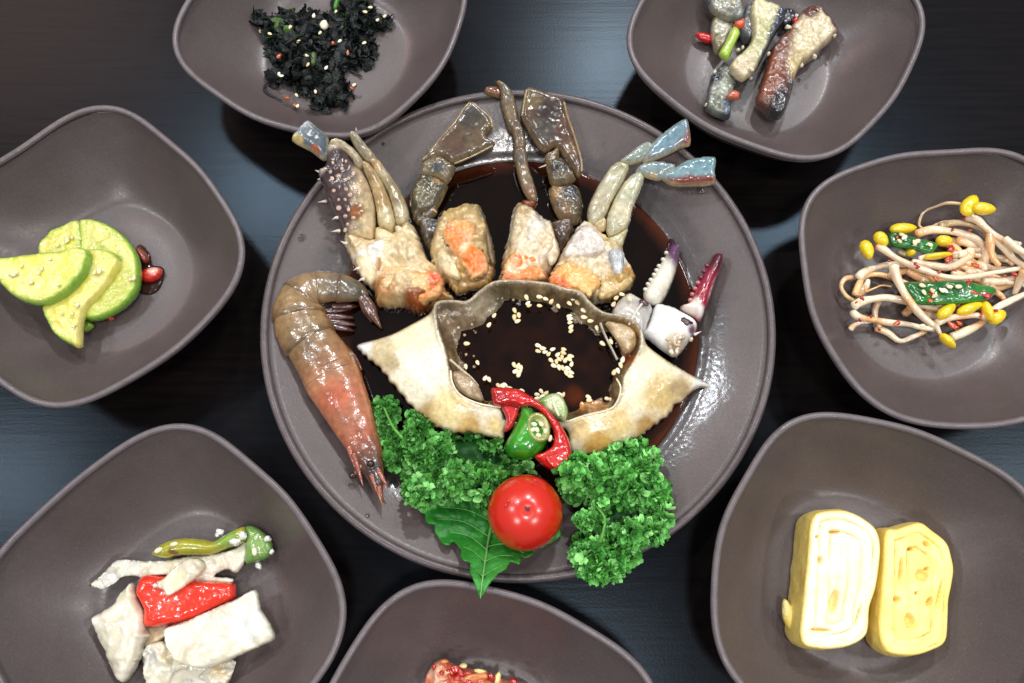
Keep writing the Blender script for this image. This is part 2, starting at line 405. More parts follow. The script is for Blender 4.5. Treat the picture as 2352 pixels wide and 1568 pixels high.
# ------------------------------------------------------------------ bowls
BR_, BH = 0.07638, (0.0557, 0.0095, 0.0102, -0.0085)
CER = (86, 76, 75); CER2 = (100, 91, 93)
def bowl_radius(th, extra):
    r = BR_ * (1 + BH[0] * np.cos(4 * th) + BH[1] * np.cos(8 * th) + BH[2] * np.cos(2 * th) + BH[3] * np.sin(2 * th))
    for i, n in enumerate((2, 3, 4, 5, 6, 7)):
        r = r + 0.00055 * (extra[2 * i] * np.cos(n * th) + extra[2 * i + 1] * np.sin(n * th))
    return r
def bowl_z(s):
    """inner height at fraction s of the rim radius."""
    t = np.clip((np.asarray(s, float) - 0.54) / 0.46, 0, 1)
    return 0.0068 + 0.0367 * (0.35 * t ** 1.25 + 0.65 * t ** 1.5)
BOWLC = {}
def bowl(key, cx, cy, ph, extra, label):
    t = thing('bowl', label, 'bowl', (cx / 1000, cy / 1000, 0), 'dark brown rounded square side dish bowls')
    BOWLC[key] = (cx / 1000, cy / 1000)
    nt_ = 192; th = np.linspace(0, 2 * np.pi, nt_, endpoint=False); rim = bowl_radius(th, extra); mean = rim.mean()
    def ring(s, z):
        k = np.clip((s - 0.25) / 0.75, 0, 1); k = k * k * (3 - 2 * k)
        r = s * (mean * (1 - k) + rim * k)
        return np.stack([cx / 1000 + r * np.cos(th + ph), cy / 1000 + r * np.sin(th + ph), np.full(nt_, z)], 1)
    prof = [(s, float(bowl_z(s))) for s in (0.02, 0.2, 0.4, 0.52, 0.545, 0.57, 0.60, 0.64, 0.67, 0.70, 0.76, 0.82, 0.88, 0.93, 0.965)]
    prof[3] = (0.52, prof[3][1] - 0.0004)
    prof += [(0.985, 0.0415), (0.965, 0.0375), (0.90, 0.0285), (0.78, 0.0170), (0.66, 0.0085), (0.58, 0.0045), (0.52, 0.0035), (0.30, 0.0033), (0.02, 0.0033)]
    V = np.vstack([ring(s, z) for s, z in prof]); F = []
    for i in range(len(prof) - 1):
        for j in range(nt_):
            k = (j + 1) % nt_; F.append((i * nt_ + j, i * nt_ + k, (i + 1) * nt_ + k, (i + 1) * nt_ + j))
    F.append(tuple(range(nt_))[::-1]); b = (len(prof) - 1) * nt_; F.append(tuple(b + j for j in range(nt_)))
    C = np.tile(lin(CER), (len(V), 1))
    obj('body', V, F, M['ceramic'], t, C)
    P = ring(0.972, 0.0433); P = np.vstack([P, P[:1]])
    V, F, _ = tube_geo(P, np.full(len(P), 0.0017), 10, 1.0, 1, cap=False)
    obj('rim', V, F, M['lip'], t, np.tile(lin(CER2), (len(V), 1)))
    P = ring(0.54, 0.0021); P = np.vstack([P, P[:1]])
    V, F, _ = tube_geo(P, np.full(len(P), 0.0021), 8, 1.0, 1, cap=False)
    obj('foot_ring', V, F, M['ceramic'], t, np.tile(lin(CER), (len(V), 1)))
    return t
BOWLS = [
 ('L', -213.5, 28.8, -0.031, [0.1, -0.8, -0.75, -1.07, 0.85, -0.99, -0.33, 1.59, -0.49, -1.39, 0.19, 0.17], 'dark brown ceramic bowl holding the yellow green squash slices'),
 ('TL', -102.7, 167.9, 0.315, [-0.52, 0.01, -0.91, -1.35, -0.73, 0.05, -0.98, 0.74, 0.29, -0.9, 0.24, 0.25], 'dark brown ceramic bowl holding the blackish shredded greens'),
 ('TR', 142.4, 157.0, 0.187, [0.24, 0.48, 0.31, -0.63, 0.16, -0.02, 0.29, 0.41, 0.18, -0.31, -0.02, 0.2], 'dark brown ceramic bowl holding the glazed eggplant pieces'),
 ('R', 216.9, 12.8, -0.601, [-0.24, 1.07, 0.59, -2.35, 0.13, -0.56, 0.55, 1.33, -0.04, 0.21, -0.31, -0.54], 'dark brown ceramic bowl holding the seasoned soybean sprouts'),
 ('BL', -154.4, -138.7, -0.038, [0.21, -0.8, 0.33, -1.27, 0.76, 0.01, -0.69, -0.14, -0.04, -0.72, 0.09, -0.02], 'dark brown ceramic bowl holding white cabbage and red pepper'),
 ('BR', 164.2, -127.9, 0.422, [0.09, -0.17, 0.0, 0.37, -0.31, 0.08, 0.37, -0.51, -0.08, 0.56, 0.36, -0.38], 'dark brown ceramic bowl holding two rolled omelette slices'),
 ('B', -13.7, -203.8, 0.403, [0.05, 0.12, 0.14, -0.13, 0.16, -0.1, 0.05, -0.21, 0.13, -0.31, 0.07, -0.1], 'dark brown ceramic bowl holding the red kimchi'),
]
for b_ in BOWLS: bowl(*b_)

# ------------------------------------------------------------------ the big plate
PLC = (0.003, 0.0)
def plate_z(r):
    return np.interp(r, [0, .080, .086, .092, .097, .100, .104, .112, .122, .130], [.0060, .0060, .0075, .0115, .0150, .0162, .0172, .0205, .0255, .0295])
def lathe(c, prof, n=160):
    th = np.linspace(0, 2 * np.pi, n, endpoint=False)
    V = np.vstack([np.stack([c[0] + r * np.cos(th), c[1] + r * np.sin(th), np.full(n, z)], 1) for r, z in prof]); F = []
    for i in range(len(prof) - 1):
        for j in range(n):
            k = (j + 1) % n; F.append((i * n + j, i * n + k, (i + 1) * n + k, (i + 1) * n + j))
    F.append(tuple(range(n))[::-1]); b = (len(prof) - 1) * n; F.append(tuple(b + j for j in range(n)))
    return V, F
# ceramic whose inner slope is wet with oily sauce
mp_ = mat('wet_ceramic', speck=0.5, rough=0.35, bump=0.10, bscale=900, var=0.10, vscale=900, rvar=0.05, spec=0.55, bdist=0.0005)
nt = mp_.node_tree; N = nt.nodes; p = N['Principled BSDF']
tc = N.new('ShaderNodeTexCoord'); sx = N.new('ShaderNodeSeparateXYZ'); nt.links.new(tc.outputs['Object'], sx.inputs[0])
cx = N.new('ShaderNodeCombineXYZ'); nt.links.new(sx.outputs[0], cx.inputs[0]); nt.links.new(sx.outputs[1], cx.inputs[1])
ln = N.new('ShaderNodeVectorMath'); ln.operation = 'LENGTH'; nt.links.new(cx.outputs[0], ln.inputs[0])
nz = N.new('ShaderNodeTexNoise'); nz.inputs['Scale'].default_value = 45; nz.inputs['Detail'].default_value = 5; nt.links.new(tc.outputs['Object'], nz.inputs['Vector'])
sb = N.new('ShaderNodeMath'); sb.operation = 'MULTIPLY_ADD'; sb.inputs[1].default_value = -0.045; nt.links.new(nz.outputs[0], sb.inputs[0]); nt.links.new(ln.outputs['Value'], sb.inputs[2])
wet = N.new('ShaderNodeMapRange'); wet.inputs[1].default_value = 0.080; wet.inputs[2].default_value = 0.087; wet.inputs[3].default_value = 1; wet.inputs[4].default_value = 0
nt.links.new(sb.outputs[0], wet.inputs[0])
vb = N.new('ShaderNodeTexVoronoi'); vb.feature = 'SMOOTH_F1'; vb.inputs['Scale'].default_value = 430; nt.links.new(tc.outputs['Object'], vb.inputs['Vector'])
bm_ = N.new('ShaderNodeBump'); bm_.inputs['Distance'].default_value = 0.0012; nt.links.new(vb.outputs['Distance'], bm_.inputs['Height'])
mw = N.new('ShaderNodeMath'); mw.operation = 'MULTIPLY'; mw.inputs[1].default_value = 0.10; nt.links.new(wet.outputs[0], mw.inputs[0]); nt.links.new(mw.outputs[0], bm_.inputs['Strength'])
old = p.inputs['Normal'].links[0].from_socket; nt.links.new(old, bm_.inputs['Normal']); nt.links.new(bm_.outputs[0], p.inputs['Coat Normal'])
nt.links.new(wet.outputs[0], p.inputs['Coat Weight']); p.inputs['Coat Roughness'].default_value = 0.16
hs = N.new('ShaderNodeHueSaturation'); oc = p.inputs['Base Color'].links[0].from_socket; nt.links.new(oc, hs.inputs['Color'])
mv = N.new('ShaderNodeMapRange'); mv.inputs[3].default_value = 1.0; mv.inputs[4].default_value = 0.55; nt.links.new(wet.outputs[0], mv.inputs[0]); nt.links.new(mv.outputs[0], hs.inputs['Value']); nt.links.new(hs.outputs[0], p.inputs['Base Color'])
plate = thing('plate', 'large round dark brown ceramic plate with the crab arranged on it', 'plate', (PLC[0], PLC[1], 0))
prof = [(r, float(plate_z(r))) for r in (.002, .03, .06, .078, .082, .086, .090, .094, .097)]
prof += [(.0985, .0149), (.1005, .0160)] + [(r, float(plate_z(r))) for r in (.104, .108, .113, .118, .123, .1265)]
prof += [(.1290, .0265), (.124, .0215), (.110, .0140), (.095, .0080), (.085, .0036), (.05, .0034), (.002, .0034)]
V, F = lathe(PLC, prof); obj('body', V, F, mp_, plate, lin(CER))
th = np.linspace(0, 2 * np.pi, 161)
V, F, _ = tube_geo(np.stack([PLC[0] + .1275 * np.cos(th), PLC[1] + .1275 * np.sin(th), np.full(161, .0283)], 1), np.full(161, .0021), 10, 1, 1, cap=False)
obj('rim', V, F, M['lip'], plate, lin((90, 80, 81)))
V, F, _ = tube_geo(np.stack([PLC[0] + .082 * np.cos(th), PLC[1] + .082 * np.sin(th), np.full(161, .0021)], 1), np.full(161, .0021), 8, 1, 1, cap=False)
obj('foot_ring', V, F, M['ceramic'], plate, lin(CER))
# soy sauce pool lying in the plate
rs = np.linspace(0, 1, 12)
V, F = lathe(PLC, [(.002, .0133), (.04, .0133), (.08, .0133), (.086, .0133), (.090, .0133), (.0930, .0134), (.0948, .0133), (.0935, .0120), (.084, .0072), (.078, .0064), (.002, .0064)], 128)
rr_ = np.hypot(V[:, 0] - PLC[0], V[:, 1] - PLC[1]); wr = np.clip((rr_ - .087) / .007, 0, 1)[:, None]
obj('soy_sauce', V, F, M['sauce'], None, lin((16, 6, 3)) * (1 - wr) + lin((74, 34, 18)) * wr, label='pool of dark soy sauce filling the well of the large plate', cat='sauce')
# ================================================================== the crab
def dz(L): return [tuple(p) for p in L]
# ---- carapace, lying upside down as a cup
SHC = (1225., 790.)
def flange_z(x, y):
    r = np.hypot(x - SHC[0], (y - SHC[1]) / 0.85)
    return 0.0345 - 0.0165 * np.clip((r - 165) / 230, 0, 1.2)
shell = thing('crab_shell', 'upturned cream crab carapace with pointed side spines holding soy sauce', 'crab shell', tuple(at(1225, 800, 0.008)))
opening = ZE([(105, 245), (200, 222), (330, 228), (410, 165), (500, 100), (600, 82), (750, 90), (900, 108), (1000, 138), (1110, 165), (1180, 240), (1270, 305),
              (1400, 325), (1500, 365), (1545, 440), (1550, 540), (1500, 650), (1440, 740), (1430, 830), (1400, 910), (1330, 975), (1150, 1020), (1030, 1060), (800, 1080),
              (590, 1060), (550, 975), (430, 955), (290, 890), (215, 800), (190, 690), (165, 560), (120, 420)])
cup_col = spots((84, 64, 42), [(*ZE([(560, 160)])[0], 60, (92, 80, 56)), (*ZE([(300, 380)])[0], 60, (128, 108, 84)), (*ZE([(420, 230)])[0], 45, (150, 136, 112)), (*ZE([(1450, 420)])[0], 45, (150, 118, 74)),
                             (*ZE([(1100, 870)])[0], 45, (206, 134, 46)), (*ZE([(450, 820)])[0], 35, (214, 150, 60)), (*ZE([(330, 790)])[0], 32, (196, 178, 148)), (*ZE([(1250, 950)])[0], 35, (176, 130, 84)),
                             (*ZE([(1450, 600)])[0], 30, (140, 76, 40))], seed=3, second=(128, 106, 74), var=0.4)
def cup_h(x, y, d):
    gl = np.clip((1160 - x) / 110, 0, 1) * np.clip((790 - y) / 60, 0, 1)      # gentler slope at one shoulder
    steep = np.clip(d / (27.0 + 14.0 * gl), 0, 1)
    return -(0.0105 * (1 - gl) + 0.0050 * gl) * steep ** (0.8) - 0.010 * np.clip((d - 36) / 60, 0, 1)
cream = (228, 218, 192)
lf_out = ZD([(585, 520), (603, 497), (730, 476), (830, 452), (920, 415), (1040, 365), (1105, 318), (1148, 330), (1122, 430), (1142, 540), (1172, 640), (1186, 700), (1200, 790), (1245, 865)]) + \
    ZE([(330, 895), (440, 930), (555, 948), (602, 962), (590, 1060), (578, 1170), (470, 1150), (340, 1115), (230, 1118), (130, 1085), (60, 1040), (0, 985)]) + \
    ZD([(970, 935), (895, 850), (812, 750), (742, 662), (672, 602), (612, 552)])
rf_out = ZE([(1542, 448), (1600, 505), (1720, 575), (1850, 640), (1950, 685), (2088, 738), (2088, 772), (2000, 772), (1920, 830), (1875, 880), (1820, 900), (1790, 960), (1700, 1030), (1620, 1090),
             (1560, 1135), (1450, 1190), (1350, 1240), (1200, 1275), (1080, 1272), (1045, 1210), (1020, 1060), (1150, 1002), (1330, 962), (1392, 890), (1412, 815), (1385, 740), (1425, 705), (1485, 705), (1492, 650), (1548, 545)])
lf_col = spots(cream, [(*ZD([(640, 530)])[0], 40, (232, 236, 236)), (*ZD([(960, 480)])[0], 75, (242, 228, 190)), (*ZD([(760, 560)])[0], 50, (206, 190, 150)), (*ZD([(820, 640)])[0], 30, (190, 172, 132)),
                       (*ZE([(60, 1000)])[0], 45, (178, 146, 92)), (*ZE([(330, 1090)])[0], 50, (200, 164, 98)), (*ZE([(200, 950)])[0], 60, (232, 208, 150)), (*ZE([(520, 1080)])[0], 30, (226, 200, 140))], seed=12, second=(240, 230, 204))
rf_col = spots(cream, [(*ZE([(2030, 740)])[0], 38, (226, 230, 226)), (*ZE([(1640, 660)])[0], 60, (240, 226, 192)), (*ZE([(1700, 850)])[0], 65, (206, 178, 118)), (*ZE([(1850, 790)])[0], 40, (176, 150, 108)),
                       (*ZE([(1600, 1080)])[0], 45, (178, 142, 84)), (*ZE([(1250, 1200)])[0], 60, (196, 152, 80)), (*ZE([(1120, 1100)])[0], 40, (224, 196, 138)), (*ZE([(1400, 1060)])[0], 50, (222, 192, 132))], seed=15, second=(234, 220, 184))
def serrate(O, a, b, amp, step):
    O = catmull(O, 6, True); out = []
    for i, p in enumerate(O):
        t = O[(i + 1) % len(O)] - O[i - 1]; n = np.array([t[1], -t[0]]); n /= np.linalg.norm(n) + 1e-9
        c = O.mean(0)
        if n @ (p - c) < 0: n = -n
        r = np.array(p)
        if a(p): r = p + n * amp * ((0.5 + 0.9 * ((i * 7919) % 13) / 13) if (i // 2) % 2 else -0.35)
        out.append(r)
    return np.array(out)
shell_out = ZD([(585, 520), (603, 497), (730, 476), (830, 452), (920, 415), (1040, 360), (1095, 312)]) + \
    ZE([(120, 215), (200, 198), (330, 206), (405, 146), (495, 80), (600, 62), (750, 70), (900, 88), (1005, 118), (1120, 146), (1195, 222), (1280, 286), (1400, 304), (1512, 344), (1570, 440),
        (1610, 505), (1720, 575), (1850, 640), (1950, 685), (2088, 738), (2088, 772), (2000, 772), (1920, 830), (1875, 880), (1820, 900), (1790, 960), (1700, 1030), (1620, 1090),
        (1560, 1135), (1450, 1190), (1350, 1240), (1200, 1275), (1080, 1272), (1050, 1210), (1035, 1120), (980, 1092), (800, 1104), (620, 1092), (590, 1120),
        (578, 1170), (470, 1150), (340, 1115), (230, 1118), (130, 1085), (60, 1040), (0, 985)]) + ZD([(970, 935), (895, 850), (812, 750), (742, 662), (672, 602), (612, 552)])
sho = serrate(shell_out, lambda p: (p[1] > 795 and p[0] < 1010 and p[0] < 850 + (p[1] - 795) * 0.9 + 26) or (p[1] > 975 and p[0] < 1110) or (p[1] > 885 and p[0] > 1325 and p[1] > 905 - (p[0] - 1600) * 0.62), None, 2.6, 2)
OPN = catmull(np.array(opening), 4, True)
_L = np.r_[0, np.cumsum(np.hypot(*(np.roll(OPN, -1, 0) - OPN).T))]; _s = np.linspace(0, _L[-1], int(_L[-1] / 4.5), endpoint=False)
OPN = np.stack([np.interp(_s, _L, np.r_[OPN[:, 0], OPN[0, 0]]), np.interp(_s, _L, np.r_[OPN[:, 1], OPN[0, 1]])], 1)
def shell_h(x, y, d):
    X = np.stack([x, y], 1); di = dist_to(OPN, X); ins = inside(OPN, X) & (di > 0.05)
    lipz = 0.0362 + 0.0006 * fbm(np.c_[X, 0 * x] * 0.03, 6, 2)
    out = flange_z(x, y) + 0.0034 * np.sqrt(np.clip(d / 45, 0, 1)) + (lipz - 0.0345 - 0.002) * np.exp(-(di / 9.0) ** 2)
    near = np.clip(1 - di / 14, 0, 1); top = np.clip((830 - y) / 60, 0, 1)          # thin rolled rim along the body side
    out = out * (1 - top * near) + (lipz - 0.0022 * np.clip(di / 8, 0, 1) ** 2) * top * near
    inn = lipz - 0.0012 + cup_h(x, y, di)
    inn = inn + 0.0022 * np.clip(di / 14, 0, 1) * fbm(atv(x, y, 0 * x) * np.array([300, 300, 1]), 8, 4)
    return np.where(ins, inn, out)
def shell_col(X):
    di = dist_to(OPN, X); ins = inside(OPN, X)
    o = np.where((X[:, 0] < 1225)[:, None], lf_col(X), rf_col(X)); e = dist_to(sho, X)
    w = np.clip(1.25 - e / 8.0, 0, 1)[:, None] * 0.75; o = o * (1 - w) + lin((158, 130, 90)) * w
    c = np.where(ins[:, None], cup_col(X), o)
    w = np.clip(1.2 - di / 4.0, 0, 1)[:, None] * 0.7
    lipc = np.where((X[:, 1] < 770)[:, None], lin((160, 146, 120)), lin((232, 220, 190)))
    return c * (1 - w) + lipc * w
pillow('carapace', sho, 0.0, M['flange'], shell_col, H=0.0, w=10, thick=0.0020, hfun=shell_h, res=4.0, smooth=1, parent=shell, loop=OPN, at_z=0.027)
tube('fold', [(x, y, z, 2.2) for (x, y), z in zip(ZE([(205, 680), (215, 760), (260, 840), (340, 890), (440, 922), (560, 940)]), [.0355, .0365, .037, .037, .037, .036])], M['flange'], shell, (236, 220, 186), flat=1.3)
tube('fold', [(x, y, z, 2.2) for (x, y), z in zip(ZE([(1385, 735), (1415, 800), (1395, 890), (1335, 955), (1160, 1000), (1030, 1045)]), [.036, .037, .037, .037, .036, .035])], M['flange'], shell, (232, 214, 176), flat=1.3)
tube('membrane', [(x, y, z, 3) for (x, y), z in zip(ZE([(1270, 340), (1300, 420), (1350, 520), (1390, 600)]), [.033, .031, .030, .030])], M['shell'], shell, (170, 160, 140), flat=1.6)
tube('membrane', [(x, y, z, 3) for (x, y), z in zip(ZE([(200, 600), (280, 670), (350, 730), (400, 790)]), [.034, .032, .030, .030])], M['shell'], shell, (206, 190, 160), flat=1.8)
pillow('membrane', ZE([(215, 690), (300, 690), (390, 770), (430, 850), (440, 905), (320, 860), (240, 790)]), 0.0318, M['shell'], spots((196, 176, 144), second=(160, 136, 104)), H=.003, Hb=.004, namp=.002, nscale=500, parent=shell)
pillow('membrane', ZE([(1300, 330), (1420, 340), (1510, 390), (1530, 470), (1500, 540), (1440, 560), (1390, 470), (1340, 400)]), 0.0318, M['shell'], spots((150, 116, 74), second=(196, 172, 134), seed=9), H=.003, Hb=.004, namp=.002, nscale=420, parent=shell)
rb = random.Random(19)
for k in range(34):
    bx_, by_ = rb.choice([(rb.uniform(240, 460), rb.uniform(260, 520)), (rb.uniform(520, 700), rb.uniform(130, 190)), (rb.uniform(1380, 1480), rb.uniform(380, 620)), (rb.uniform(250, 380), rb.uniform(560, 700))])
    u_ = rb.uniform(2.0, 4.2)
    blob('foam_bubble', *ZE([(bx_, by_)])[0], .0262 + rb.uniform(0, .0022), u_, u_, .0006, 0, M['shell'], rb.choice([(150, 130, 100), (120, 98, 66), (176, 160, 132)]), shell, seed=k)
# soy sauce in the shell
sc_out = ZE([(300, 300), (480, 200), (640, 150), (800, 150), (1000, 165), (1140, 230), (1240, 320), (1330, 400), (1400, 520), (1440, 640), (1430, 800), (1400, 880), (1300, 940), (1150, 985), (1020, 1010), (800, 1030), (640, 1000), (520, 930), (380, 880), (280, 780), (260, 600), (240, 420)])
pillow('soy_sauce', sc_out, 0.0243, M['sauce'], spots((18, 7, 4), [(*ZE([(1080, 860)])[0], 30, (70, 30, 8))], seed=4, second=(30, 12, 5)), H=0.0003, w=20, thick=0.0008, res=9, label='dark soy sauce filling the upturned crab shell', cat='sauce')

# ---- body quarters with their legs
qb_c = []
def leg(parent, outline, z, col, H=None, name='leg_segment', mt='leg', **k):
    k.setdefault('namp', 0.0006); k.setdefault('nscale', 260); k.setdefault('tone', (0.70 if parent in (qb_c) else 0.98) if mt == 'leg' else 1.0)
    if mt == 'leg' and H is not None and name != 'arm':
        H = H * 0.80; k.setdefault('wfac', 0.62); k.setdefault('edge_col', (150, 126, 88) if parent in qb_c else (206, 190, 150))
    return pillow(name, outline, z, M[mt], col, H=H, parent=parent, res=k.pop('res', 4.5), **k)
def zl(Z, a, za, b, zb): pa, pb = Z([a, b]); return zlin((*pa, za), (*pb, zb))

# quarter with the spotted arm
qa = thing('crab_quarter', 'crab quarter with dark spotted spiny arm and two pale legs', 'crab piece', tuple(at(900, 620, 0.01)), 'raw crab quarters fanned out above the shell')
zA = zl(ZA, (750, 1000), 0.022, (330, 400), 0.054)
leg(qa, ZA([(690, 540), (745, 530), (800, 600), (870, 700), (920, 810), (932, 900), (905, 945), (850, 930), (838, 880), (800, 740), (735, 640)]), zl(ZA, (890, 900), .020, (600, 380), .049), spots((170, 154, 120), [(*ZA([(900, 860)])[0], 30, (196, 186, 156)), (*ZA([(730, 570)])[0], 20, (186, 156, 116))], second=(150, 132, 98)), .0055)
leg(qa, ZA([(565, 378), (605, 362), (672, 440), (738, 520), (722, 548), (680, 548), (620, 485)]), zl(ZA, (890, 900), .020, (600, 380), .049), spots((128, 122, 104), second=(158, 142, 110)), .004)
leg(qa, ZA([(640, 560), (690, 555), (760, 650), (812, 770), (848, 900), (838, 985), (790, 962), (742, 932), (728, 830), (690, 690)]), zl(ZA, (800, 930), .022, (560, 400), .050), spots((190, 164, 116), [(*ZA([(800, 900)])[0], 34, (206, 192, 150)), (*ZA([(690, 640)])[0], 25, (150, 122, 84))], second=(172, 140, 92)), .006)
leg(qa, ZA([(440, 432), (492, 398), (582, 450), (642, 520), (655, 562), (612, 585), (560, 500), (480, 470)]), zl(ZA, (800, 930), .0225, (560, 400), .050), spots((160, 148, 124), second=(186, 168, 134)), .004)
leg(qa, ZA([(215, 412), (250, 350), (312, 288), (370, 330), (432, 382), (447, 450), (432, 522), (402, 532), (330, 478)]), zA, spots((112, 126, 132), [(*ZA([(250, 420)])[0], 22, (206, 180, 110)), (*ZA([(350, 490)])[0], 22, (150, 78, 46)), (*ZA([(300, 300)])[0], 24, (150, 156, 160))], second=(84, 96, 106)), .0045, name='arm_tip')
arm_out = ZA([(442, 440), (520, 440), (590, 545), (648, 600), (690, 680), (720, 770), (728, 900), (716, 1040), (640, 1015), (556, 995), (515, 915), (470, 845), (440, 770), (412, 700), (385, 640), (378, 598), (420, 572), (425, 500)])
arm = leg(qa, arm_out, zl(ZA, (640, 1000), .021, (480, 460), .047), spots((62, 46, 50), [(*ZA([(690, 860)])[0], 44, (212, 190, 150), 2.6, 1.36), (*ZA([(670, 700)])[0], 24, (190, 164, 130), 2.2, 1.2), (*ZA([(620, 990)])[0], 34, (214, 196, 160)), (*ZA([(630, 890)])[0], 24, (160, 100, 52)), (*ZA([(480, 450)])[0], 24, (176, 160, 140)), (*ZA([(400, 620)])[0], 14, (180, 164, 150))], seed=31, second=(90, 70, 70), var=.25), .0085, name='arm', namp=.0012)
rr = random.Random(4)
tubv = BV * 1.0
for (x, y) in ZA([(465, 545), (545, 535), (500, 625), (560, 640), (470, 715), (545, 705), (600, 720), (500, 770), (540, 770), (605, 790), (500, 820), (560, 830), (630, 805), (540, 870), (590, 880), (555, 920), (600, 940), (460, 640), (590, 610), (520, 580), (625, 745), (570, 740), (580, 945), (540, 955), (450, 600), (640, 840)]):
    u = rr.uniform(4.5, 7.5)
    zz = float(zl(ZA, (640, 1000), .021, (480, 460), .047)(x, y)) + 0.0070
    blob('tubercle', x, y, zz, u, u * rr.uniform(.7, 1), 0.0006, rr.uniform(0, 3), M['leg'], rr.choice([(186, 160, 142), (172, 146, 128), (160, 134, 122)]), arm, seed=int(x))
for (x, y), (dx, dy) in zip(ZA([(395, 640), (410, 780), (440, 700), (490, 960), (380, 600), (535, 1035), (480, 880), (640, 1255), (610, 1190), (500, 400), (610, 360)]), [(-10, 3), (-14, 2), (-9, 6), (-14, 2), (-9, -4), (-9, -5), (-8, 4), (-8, 5), (-8, 4), (-2, -14), (-2, -12)]):
    tube('spine', [(x + 6, y, .030, 5), (x, y, .030, 3.5), (x + dx, y + dy, .030, 0.6)], M['leg'], arm, (214, 196, 182), seg=6, sub=1)
qa_out = ZA([(545, 1000), (640, 1010), (715, 1030), (740, 940), (840, 985), (900, 930), (945, 925), (990, 1000), (1050, 1150), (1125, 1195), (1150, 1300), (1205, 1395), (1110, 1420), (1000, 1475), (900, 1430), (820, 1435), (735, 1415), (722, 1340), (640, 1262), (600, 1180), (540, 1050)])
pillow('body', qa_out, zl(ZA, (700, 1000), .0175, (1000, 1400), .0165), M['flesh'], spots((214, 186, 138), [(*ZA([(700, 1190)])[0], 44, (240, 232, 214)), (*ZA([(760, 1100)])[0], 26, (226, 224, 220)), (*ZA([(900, 1180)])[0], 55, (222, 200, 158)), (*ZA([(640, 1060)])[0], 40, (222, 200, 160)), (*ZA([(800, 1340)])[0], 40, (184, 126, 66)), (*ZA([(1000, 1440)])[0], 55, (146, 76, 28)), (*ZA([(740, 1400)])[0], 28, (190, 140, 84)), (*ZA([(1120, 1350)])[0], 40, (178, 122, 64))], seed=41, second=(226, 204, 160), stain_shade=(150, 98, 46), stain_shade_at=.06, stain_shade_w=.45), H=.0125, Hb=.009, w=34, namp=.0052, nscale=105, ridge=.0050, parent=qa, res=3.6, jag=1.6, tone=.92)
pillow('leg_joint', ZA([(728, 940), (790, 955), (850, 985), (860, 1010), (810, 1060), (735, 1055), (722, 1000)]), .0245, M['shell'], spots((222, 202, 158), second=(200, 176, 130)), H=.004, parent=qa)
pillow('leg_joint', ZA([(845, 930), (905, 942), (950, 945), (985, 1010), (900, 1010), (850, 985)]), .0235, M['shell'], spots((210, 196, 160), second=(190, 170, 130)), H=.004, parent=qa)
pillow('plate_edge', ZA([(600, 1130), (650, 1110), (720, 1060), (770, 1090), (770, 1170), (745, 1240), (700, 1290), (655, 1262), (615, 1200)]), .0265, M['shell'], spots((236, 224, 196), [(*ZA([(740, 1150)])[0], 14, (176, 130, 84), 2.5, 1.5)], second=(222, 200, 158)), H=.0032, namp=.001, nscale=350, parent=qa)
pillow('plate_edge', ZA([(770, 1170), (860, 1180), (970, 1170), (900, 1250), (840, 1310), (770, 1330), (750, 1260)]), .0262, M['flesh'], spots((224, 198, 150), second=(206, 172, 118)), H=.003, namp=.0014, nscale=350, parent=qa)
pillow('roe', ZA([(900, 1270), (940, 1215), (1010, 1195), (1080, 1200), (1130, 1225), (1145, 1290), (1110, 1370), (1020, 1420), (930, 1400), (890, 1330)]), .0245, M['roe'], spots((214, 140, 70), [(*ZA([(1090, 1260)])[0], 26, (228, 78, 10)), (*ZA([(990, 1290)])[0], 36, (222, 180, 122)), (*ZA([(930, 1360)])[0], 20, (200, 120, 50))], seed=44), H=.005, Hb=.004, w=30, namp=.0022, nscale=330, jag=2.2, edge_col=(216, 178, 124), edge_w=8, parent=qa)

# quarter with a swimming paddle, roe on top
qb = thing('crab_quarter', 'crab quarter with bent brown paddle leg and bright orange roe on top', 'crab piece', tuple(at(1060, 580, 0.01)), 'raw crab quarters fanned out above the shell')
qb_c.append(qb)
zB1 = zl(ZB, (180, 1000), .014, (400, 250), .031)
brown2 = (120, 98, 72)
pdb = leg(qb, ZB([(108, 520), (200, 420), (310, 292), (400, 172), (470, 218), (530, 268), (548, 330), (502, 382), (555, 420), (545, 452), (420, 512), (300, 560), (230, 515), (150, 552)]), zB1, spots((104, 86, 64), [(*ZB([(400, 280)])[0], 40, (84, 76, 68)), (*ZB([(300, 460)])[0], 46, (112, 84, 66)), (*ZB([(200, 480)])[0], 26, (132, 112, 82))], second=(124, 104, 76), seed=51, var=.2), .0040, name='paddle', w=16, namp=.0005, tone=.55)
tube('paddle_edge', [(*p, float(zB1(*p)) + .0018, 3.2) for p in ZB([(115, 530), (205, 425), (315, 297), (402, 182), (470, 224), (528, 272), (543, 330)])], M['leg'], pdb, (146, 128, 92), seg=7)
tube('paddle_edge', [(*p, float(zB1(*p)) + .0018, 2.8) for p in ZB([(545, 440), (420, 505), (310, 550)])], M['leg'], pdb, (140, 122, 88), seg=7)
leg(qb, ZB([(108, 560), (150, 532), (230, 512), (300, 562), (322, 580), (262, 685), (200, 645), (108, 632)]), zB1, spots((112, 100, 78), [(*ZB([(210, 590)])[0], 20, (76, 80, 78))], second=(150, 134, 104), seed=52, var=.25), .0062, namp=.0016, nscale=400)
leg(qb, ZB([(105, 620), (200, 640), (268, 682), (262, 722), (205, 832), (130, 862), (60, 902), (40, 780), (55, 700)]), zB1, spots((98, 88, 60), [(*ZB([(210, 660)])[0], 18, (196, 154, 104)), (*ZB([(110, 760)])[0], 30, (136, 126, 90))], second=(70, 70, 60), seed=53, var=.3), .0066, namp=.0018, nscale=400)
